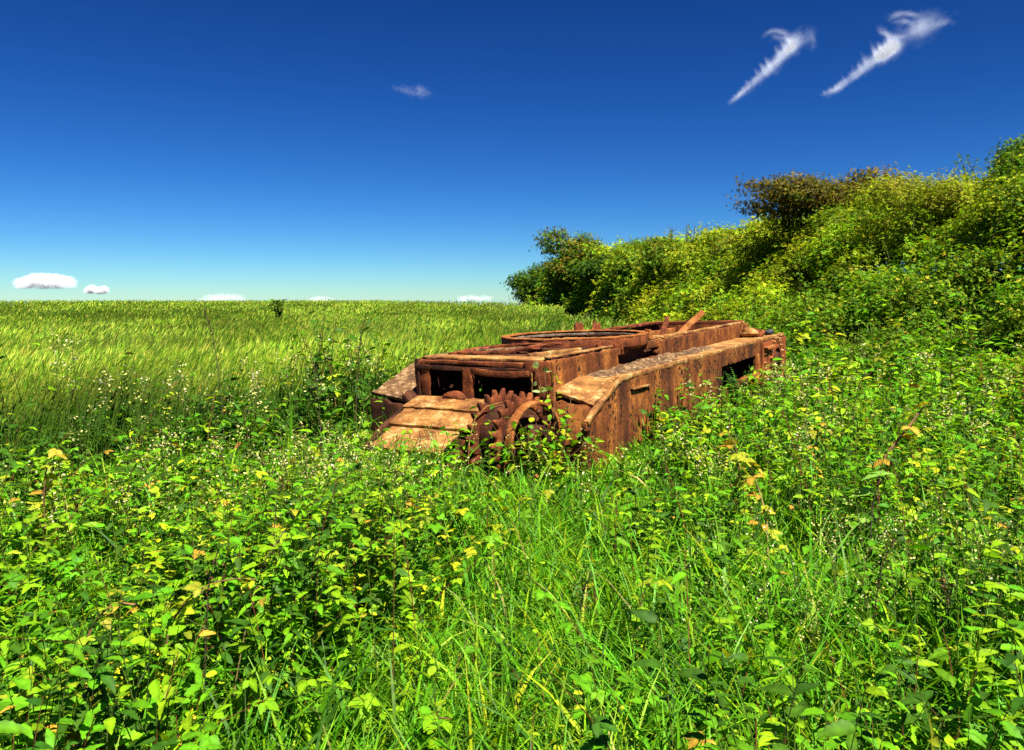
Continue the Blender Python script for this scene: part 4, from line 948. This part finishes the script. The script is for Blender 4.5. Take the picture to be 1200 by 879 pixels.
tuft(1160, 2.5, .66, 30, 'tall dense grass tuft in the bottom right corner', .45, .008)
tuft(575, 2.5, .46, 40, 'bright arching grass tuft at the bottom middle of the strip', .8, .007, (G_BRIGHT, G_LIME))
tuft(858, 3.9, .62, 28, 'upright grass tuft in brambles below the tank pannier', .4, .008)

# bramble climbing between sprocket and horn
def climber():
    o = T0 + MT @ np.array([.30, -.55, -1.05]); t = empty('climbing_bramble', o, 'yellow-green bramble climbing between the toothed sprocket and the tank horn', 'bramble')
    st = Acc(); lf = Acc(); s = np.linspace(0, 1, 8)[None]
    ends = [(-.12, .34, .95), (.05, .18, .72), (.22, .05, .55), (-.25, -.1, .50), (.30, .10, .45), (-.05, -.15, .60), (.12, .22, .85), (.4, .15, .38), (.05, -.2, .35), (-.2, .3, .82), (.18, -.05, .66)]
    for e in ends:
        e = np.array(e); C = MT @ (np.stack([e[0] * s[0] ** 1.4 + .03 * np.sin(s[0] * 6 + e[2] * 20), e[1] * s[0], e[2] * s[0]], 0)); C = C.T[None]
        tubes(st, C, .0045 * (1.2 - .8 * s), np.array([[[.2, .15, .04]]]), 4)
        n = 15; f = .3 + .7 * rng.random(n); P = np.stack([np.interp(f, s[0], C[0, :, i]) for i in range(3)], 1) + rng.normal(size=(n, 3)) * .05
        scatter(lf, LEAFLET_LO, P, euler_mats(rng.random(n) * 6.28, rng.normal(size=n) * .5 - .2, rng.normal(size=n) * .4), .052 + .03 * rng.random(n), pick([G_BRIGHT, G_MID, G_LIME, G_YEL], [.3, .3, .25, .15], n))
    for k in range(16):
        e = np.array([-.05 + .30 * rng.normal() * .6, -.30 - .15 * rng.random(), .30 + .38 * rng.random()]); C = (MT @ np.stack([e[0] * s[0] ** .7, e[1] * s[0] ** .6, e[2] * s[0]], 0)).T[None]
        tubes(st, C, .004 * (1.2 - .8 * s), np.array([[[.2, .15, .04]]]), 4)
        n = 12; f = .3 + .7 * rng.random(n); P = np.stack([np.interp(f, s[0], C[0, :, i]) for i in range(3)], 1) + rng.normal(size=(n, 3)) * .045
        scatter(lf, LEAFLET_LO, P, euler_mats(rng.random(n) * 6.28, rng.normal(size=n) * .5 - .2, rng.normal(size=n) * .4), .05 + .03 * rng.random(n), pick([G_BRIGHT, G_MID, G_LIME, G_YEL], [.25, .25, .3, .2], n))
    for e in ((-.42, .48, 1.05), (-.3, .42, 1.0)):      # dry twig with pale round leaves in front of the corner
        e = np.array(e); C = (MT @ np.stack([e[0] * s[0] ** 1.2, e[1] * s[0], e[2] * s[0]], 0)).T[None]
        tubes(st, C, .004 * (1.2 - .8 * s), np.array([[[.4, .3, .15]]]), 4)
        n = 6; f = .72 + .28 * rng.random(n); P = np.stack([np.interp(f, s[0], C[0, :, i]) for i in range(3)], 1) + rng.normal(size=(n, 3)) * .025
        scatter(lf, ROUND, P, euler_mats(rng.random(n) * 6.28, rng.normal(size=n) * .6, rng.normal(size=n) * .5), .06 + .02 * rng.random(n), pick([(.3, .33, .12), (.16, .24, .04)], [1, 1], n))
    st.build('stem', M_CANE, t); lf.build('leaves', M_LEAF, t)
climber()
def fern():
    o = T0 + MT @ np.array([.64, 4.05, -1.0])
    a = Acc(); s = np.linspace(0, 1, 9)[None]
    for k in range(11):
        az = rng.random() * 6.28; h = .45 + .2 * rng.random(); rch = .12 + .16 * rng.random()
        C = np.stack([np.cos(az) * rch * s ** 1.8, np.sin(az) * rch * s ** 1.8, h * (s - .12 * s ** 3)], -1)
        tubes(a, C, .004 * (1.2 - s), np.array([[[.08, .16, .02]]]))
        m = 26; f = np.linspace(.25, 1, m); P = np.stack([np.interp(f, s[0], C[0, :, i]) for i in range(3)], 1); sd = np.where(np.arange(m) % 2, 1, -1) * 1.2
        scatter(a, LANCE, P, euler_mats(az - 1.57 + sd + rng.normal(size=m) * .15, .15 + rng.normal(size=m) * .2, rng.normal(size=m) * .3), .12 * (1.15 - f), jit((.07, .20, .03), m, .15))
    ob = a.build('fern', M_LEAF); ob.location = o
    tag(ob, 'green feathery fern growing at the dark intake opening in the tank side', 'fern')
fern()
def thistle():
    x, y = at(329, 30); x = float(x); z0 = float(gz(x, y)); t = empty('thistle', (x, y, z0), 'dark bushy weed sticking up over the barley on the skyline', 'weed')
    a = Acc(); b = Acc(); s = np.linspace(0, 1, 5)[None]
    for k in range(7):
        tip = np.array([rng.normal() * .22, rng.normal() * .15, 1.28 + .28 * rng.random()]); tubes(a, tip * s[..., None] ** np.array([1.6, 1.6, 1.]), .014 * (1.2 - .7 * s), np.array([[[.06, .09, .02]]]))
        n = 12; f = .55 + .45 * rng.random(n); P = tip * (f[:, None] ** np.array([1.6, 1.6, 1.]))
        scatter(b, LANCE, P, euler_mats(rng.random(n) * 6.28, .5 + rng.normal(size=n) * .3, rng.normal(size=n) * .4), .16 + .08 * rng.random(n), pick([DKG, MDG], [1, 1], n))
    a.build('stem', M_LEAF, t); b.build('leaves', M_LEAF, t)
thistle()

# ------------------------------------------------------------------ clouds: drifts of tiny bright ice and water flakes, far off in real air
def cloud_mat(name, alpha, alb):
    m, nt, N, Lk = new_mat(name)
    out = N.new('ShaderNodeOutputMaterial'); df = N.new('ShaderNodeBsdfDiffuse'); df.inputs[0].default_value = (alb, alb * 1.01, alb * 1.03, 1)
    tr = N.new('ShaderNodeBsdfTranslucent'); tr.inputs[0].default_value = (alb, alb * 1.01, alb * 1.03, 1)
    ms = N.new('ShaderNodeAddShader')
    Lk.new(df.outputs[0], ms.inputs[0]); Lk.new(tr.outputs[0], ms.inputs[1]); tp = N.new('ShaderNodeBsdfTransparent'); m2 = N.new('ShaderNodeMixShader'); m2.inputs[0].default_value = alpha
    Lk.new(tp.outputs[0], m2.inputs[1]); Lk.new(ms.outputs[0], m2.inputs[2]); Lk.new(m2.outputs[0], out.inputs[0]); return m
M_CLOUD = cloud_mat('cloud', .03, .62); M_CIRRUS = cloud_mat('ice_cloud', .007, .9)
HOR = 350.; PIT = math.atan((439.5 - HOR) / 933.)
def sky_pt(px, py, D):
    xx, zz = (px - 600) / 933, -(py - 439.5) / 933
    c, s = math.cos(PIT), math.sin(PIT)
    v = np.array([xx, c + zz * s, -s + zz * c]); return v / np.linalg.norm(v) * D + np.array([0, 0, 1.65])
def flakes(name, P, size, label, cat='cloud', group=None):
    o0 = P.mean(0); K = len(P)
    M = euler_mats(rng.random(K) * 6.28, rng.normal(size=K) * .7, rng.normal(size=K) * .7)
    a = Acc(); T = (np.array([[-.5, -.5, 0], [.5, -.5, 0], [.5, .5, .1], [-.5, .5, -.1]]), np.array([[0, 1, 2, 3]]), np.ones(4))
    scatter(a, T, P - o0, M, size * (.5 + rng.random(K)), np.ones((K, 3)))
    o = a.build(name, M_CLOUD); o.location = o0; return tag(o, label, cat, group)
def cirrus(spine, hooks, D, n, wid, label):
    """fibres drawn out of a curved spine, combed to the upper left, hooked round a bright head; spine and hooks in view degrees"""
    sp = np.array(spine, float); k = np.linspace(0, 1, len(sp)); pxm = D / 933
    C = []; W = []
    t = rng.random(n) ** .75
    dens = .30 + .9 * noise2(t * 9 + sp[0, 0], t * 0 + 2) ** 1.5
    t = t[rng.random(n) < dens * (.3 + .7 * t)]; m = len(t)
    px = np.interp(t, k, sp[:, 0]); py = np.interp(t, k, sp[:, 1])
    dx = np.interp(t + .02, k, sp[:, 0]) - np.interp(t - .02, k, sp[:, 0]); dy = np.interp(t + .02, k, sp[:, 1]) - np.interp(t - .02, k, sp[:, 1])
    nn = np.hypot(dx, dy) + 1e-6; dx /= nn; dy /= nn
    comb = rng.random(m) < .6
    ln = np.where(comb, wid * (.25 + .75 * t) * (.25 + .9 * noise2(t * 31, t * 0 + 9) * (.5 + rng.random(m))), 14 * (.4 + rng.random(m)))
    ux = np.where(comb, -.25 * dx + .35 * dy, dx); uy = np.where(comb, -.25 * dy - 1.0 * np.abs(dx), dy)
    off = rng.normal(size=m) * 2.8 * (.4 + t) + np.where(comb, 0, -rng.random(m) * wid * .25 * t)
    u = np.linspace(0, 1, 5)[None]
    X = px[:, None] + ux[:, None] * ln[:, None] * u + off[:, None] * .35 + 1.6 * np.sin(u * 5 + px[:, None]) * comb[:, None] * u
    Y = py[:, None] + uy[:, None] * ln[:, None] * u + off[:, None]
    C.append(np.stack([X, Y], -1)); W.append(np.repeat((2.1 + 1.9 * t)[:, None], 5, 1) * (1 - .75 * u ** 2))
    for (path, cnt, spread, w0) in hooks:
        cnt = int(cnt * 1.25); w0 = w0 * 1.3
        p = np.array(path, float); kk = np.linspace(0, 1, len(p)); c0 = rng.random(cnt) * .75; u5 = c0[:, None] + .3 * u
        X = np.interp(u5, kk, p[:, 0]) + rng.normal(size=(cnt, 1)) * spread * 1.35; Y = np.interp(u5, kk, p[:, 1]) + rng.normal(size=(cnt, 1)) * spread * .7
        C.append(np.stack([X, Y], -1)); W.append(w0 * (1 - (2 * u - 1) ** 2 * .8) * np.ones((cnt, 1)))
    Q = np.concatenate(C); W = np.concatenate(W) * pxm
    dist = D * (1 + .02 * rng.normal(size=(len(Q), 1)))
    xx, zz = (Q[..., 0] - 600) / 933, -(Q[..., 1] - 439.5) / 933; c, sn = math.cos(PIT), math.sin(PIT)
    P = np.stack([xx, c + zz * sn, -sn + zz * c], -1); P = P / np.linalg.norm(P, axis=-1, keepdims=True) * dist[..., None] + np.array([0, 0, 1.65])
    T = P[:, -1] - P[:, 0]; vdir = P[:, 0] / np.linalg.norm(P[:, 0], axis=1, keepdims=True) + rng.normal(size=(len(P), 3)) * .45
    S = np.cross(T, vdir); S /= np.linalg.norm(S, axis=1, keepdims=True) + 1e-9
    o0 = P.reshape(-1, 3).mean(0); a = Acc(); ribbons(a, P - o0, W, S[:, None], np.ones((1, 1, 3)))
    o = a.build('cloud', M_CIRRUS); o.location = o0; return tag(o, label, 'cirrus cloud')
cirrus([(852, 124), (866, 112), (885, 97), (905, 80), (922, 62), (934, 50)],
       [([(934, 58), (944, 48), (950, 38), (952, 30)], 130, 3.0, 2.2), ([(922, 60), (930, 48), (940, 40)], 160, 4.2, 2.6), ([(948, 34), (953, 48), (951, 62)], 70, 2.0, 1.8), ([(928, 42), (912, 36), (901, 37), (893, 45)], 80, 1.8, 1.7), ([(932, 50), (915, 45), (904, 42)], 60, 2.0, 1.6)],
       9000, 5200, 20, 'wispy white cirrus streak, left one of the pair at top right')
cirrus([(962, 113), (978, 106), (998, 93), (1018, 78), (1036, 65), (1052, 54)],
       [([(1062, 46), (1076, 36), (1086, 24), (1094, 18)], 420, 6.5, 3.2), ([(1070, 40), (1080, 32), (1088, 27)], 300, 4.5, 3.2), ([(1086, 36), (1100, 28), (1112, 24)], 110, 3.0, 2.0), ([(1096, 34), (1102, 22), (1104, 14)], 60, 2.0, 1.6), ([(1066, 42), (1048, 44), (1034, 38), (1032, 30)], 100, 2.2, 1.8), ([(1080, 18), (1062, 15), (1048, 18), (1040, 26)], 100, 2.2, 1.8), ([(1076, 30), (1060, 24), (1048, 26)], 70, 3.0, 1.8)],
       9000, 8000, 20, 'larger wispy cirrus streak with bright puff at its head at top right')
def cumulus(c, wpx, hpx, n, D, label):
    pxm = D / 933; o = sky_pt(*c, D); right = np.array([1, 0, 0.]); upv = np.array([0, 0, 1.]); k = 9
    lc = np.stack([np.linspace(-.75, .75, k) + rng.normal(size=k) * .08, .12 + .40 * rng.random(k) * (1 - np.linspace(-.8, .8, k) ** 4)], 1)
    li = rng.integers(k, size=n); v = rng.normal(size=(n, 3)); v /= np.linalg.norm(v, axis=1, keepdims=True); r = rng.random(n) ** .5 * (1 + .1 * rng.normal(size=n))
    X = lc[li, 0] * wpx / 2 + v[:, 0] * r * wpx * .16; Zc = (lc[li, 1] * hpx + v[:, 2] * r * hpx * .42); Zc = np.where(Zc < 0, Zc * .15, Zc)
    P = o + right * (X * pxm)[:, None] + upv * (Zc * pxm)[:, None] + np.array([0, 1., 0]) * (v[:, 1] * r * wpx * .2 * pxm)[:, None]
    return flakes('cloud', P, 2.6 * pxm, label, 'cumulus cloud')
cumulus((53, 337), 56, 16, 20000, 14000, 'flat-based white cumulus cloud low over the field at far left')
cumulus((113, 343), 22, 9, 8000, 14000, 'small white cumulus cloud just right of the flat-based one')
cumulus((262, 353), 44, 10, 1500, 20000, 'small white cloud peeping over the barley skyline, left of the other two')
cumulus((376, 353), 28, 7, 700, 20000, 'tiny white cloud on the skyline above the leaning seed stalk')
cumulus((556, 352), 40, 8, 1000, 20000, 'low white cloud on the skyline left of the dark end tree')
cirrus([(457, 101), (468, 105), (481, 108), (495, 109)], [], 9000, 260, 4, 'faint lone wisp of cloud in the upper middle of the blue sky')

# ------------------------------------------------------------------ light, sky, camera
SUN_EL, SUN_AZ = 60., 148.            # azimuth clockwise from +Y (the view direction): to the right and a little behind
sun = bpy.data.lights.new('sun', 'SUN'); sun.energy = 5.0; sun.angle = R(.5); sun.color = (1, .95, .86)
so = bpy.data.objects.new('sun', sun); COL.objects.link(so)
sd = Vector((math.sin(R(SUN_AZ)) * math.cos(R(SUN_EL)), math.cos(R(SUN_AZ)) * math.cos(R(SUN_EL)), math.sin(R(SUN_EL))))
so.rotation_euler = sd.to_track_quat('Z', 'Y').to_euler(); so.location = (20, -10, 30)
w = bpy.data.worlds.new('World'); SC.world = w; w.use_nodes = True
N, Lk = w.node_tree.nodes, w.node_tree.links; N.clear()
out = N.new('ShaderNodeOutputWorld'); bg = N.new('ShaderNodeBackground'); sky = N.new('ShaderNodeTexSky'); sky.sky_type = 'NISHITA'
sky.sun_disc = False; sky.sun_elevation = R(SUN_EL); sky.sun_rotation = R(SUN_AZ); sky.altitude = 1500; sky.air_density = 1.0; sky.dust_density = 0.; sky.ozone_density = 5.
hs = N.new('ShaderNodeHueSaturation'); hs.inputs['Saturation'].default_value = 1.18; hs.inputs['Value'].default_value = .1
gm = N.new('ShaderNodeGamma'); gm.inputs[1].default_value = 1.6
Lk.new(sky.outputs[0], hs.inputs['Color']); Lk.new(hs.outputs[0], gm.inputs[0]); tn = N.new('ShaderNodeMix'); tn.data_type = 'RGBA'; tn.blend_type = 'MULTIPLY'; tn.inputs[0].default_value = 1; tn.inputs[7].default_value = (.72, 1.05, 1.26, 1)
Lk.new(gm.outputs[0], tn.inputs[6]); Lk.new(tn.outputs[2], bg.inputs[0]); bg.inputs[1].default_value = .42; Lk.new(bg.outputs[0], out.inputs[0])

cam = bpy.data.cameras.new('camera'); co = bpy.data.objects.new('camera', cam); COL.objects.link(co)
cam.sensor_width = 36; cam.lens = 933 / 1200 * 36; cam.clip_start = .05; cam.clip_end = 60000
co.location = (0, 0, 1.65); co.rotation_euler = (R(90) - PIT, 0, 0); SC.camera = co
vs = SC.view_settings; vs.view_transform = 'Standard'; vs.look = 'None'; vs.exposure = 1.3; vs.gamma = 1; vs.use_curve_mapping = False
cy = SC.cycles
cy.max_bounces = 5; cy.diffuse_bounces = 1; cy.glossy_bounces = 1; cy.transmission_bounces = 3; cy.transparent_max_bounces = 160; cy.volume_bounces = 0
cy.caustics_reflective = False; cy.caustics_refractive = False
cy.use_denoising = False
cy.sample_clamp_indirect = 4
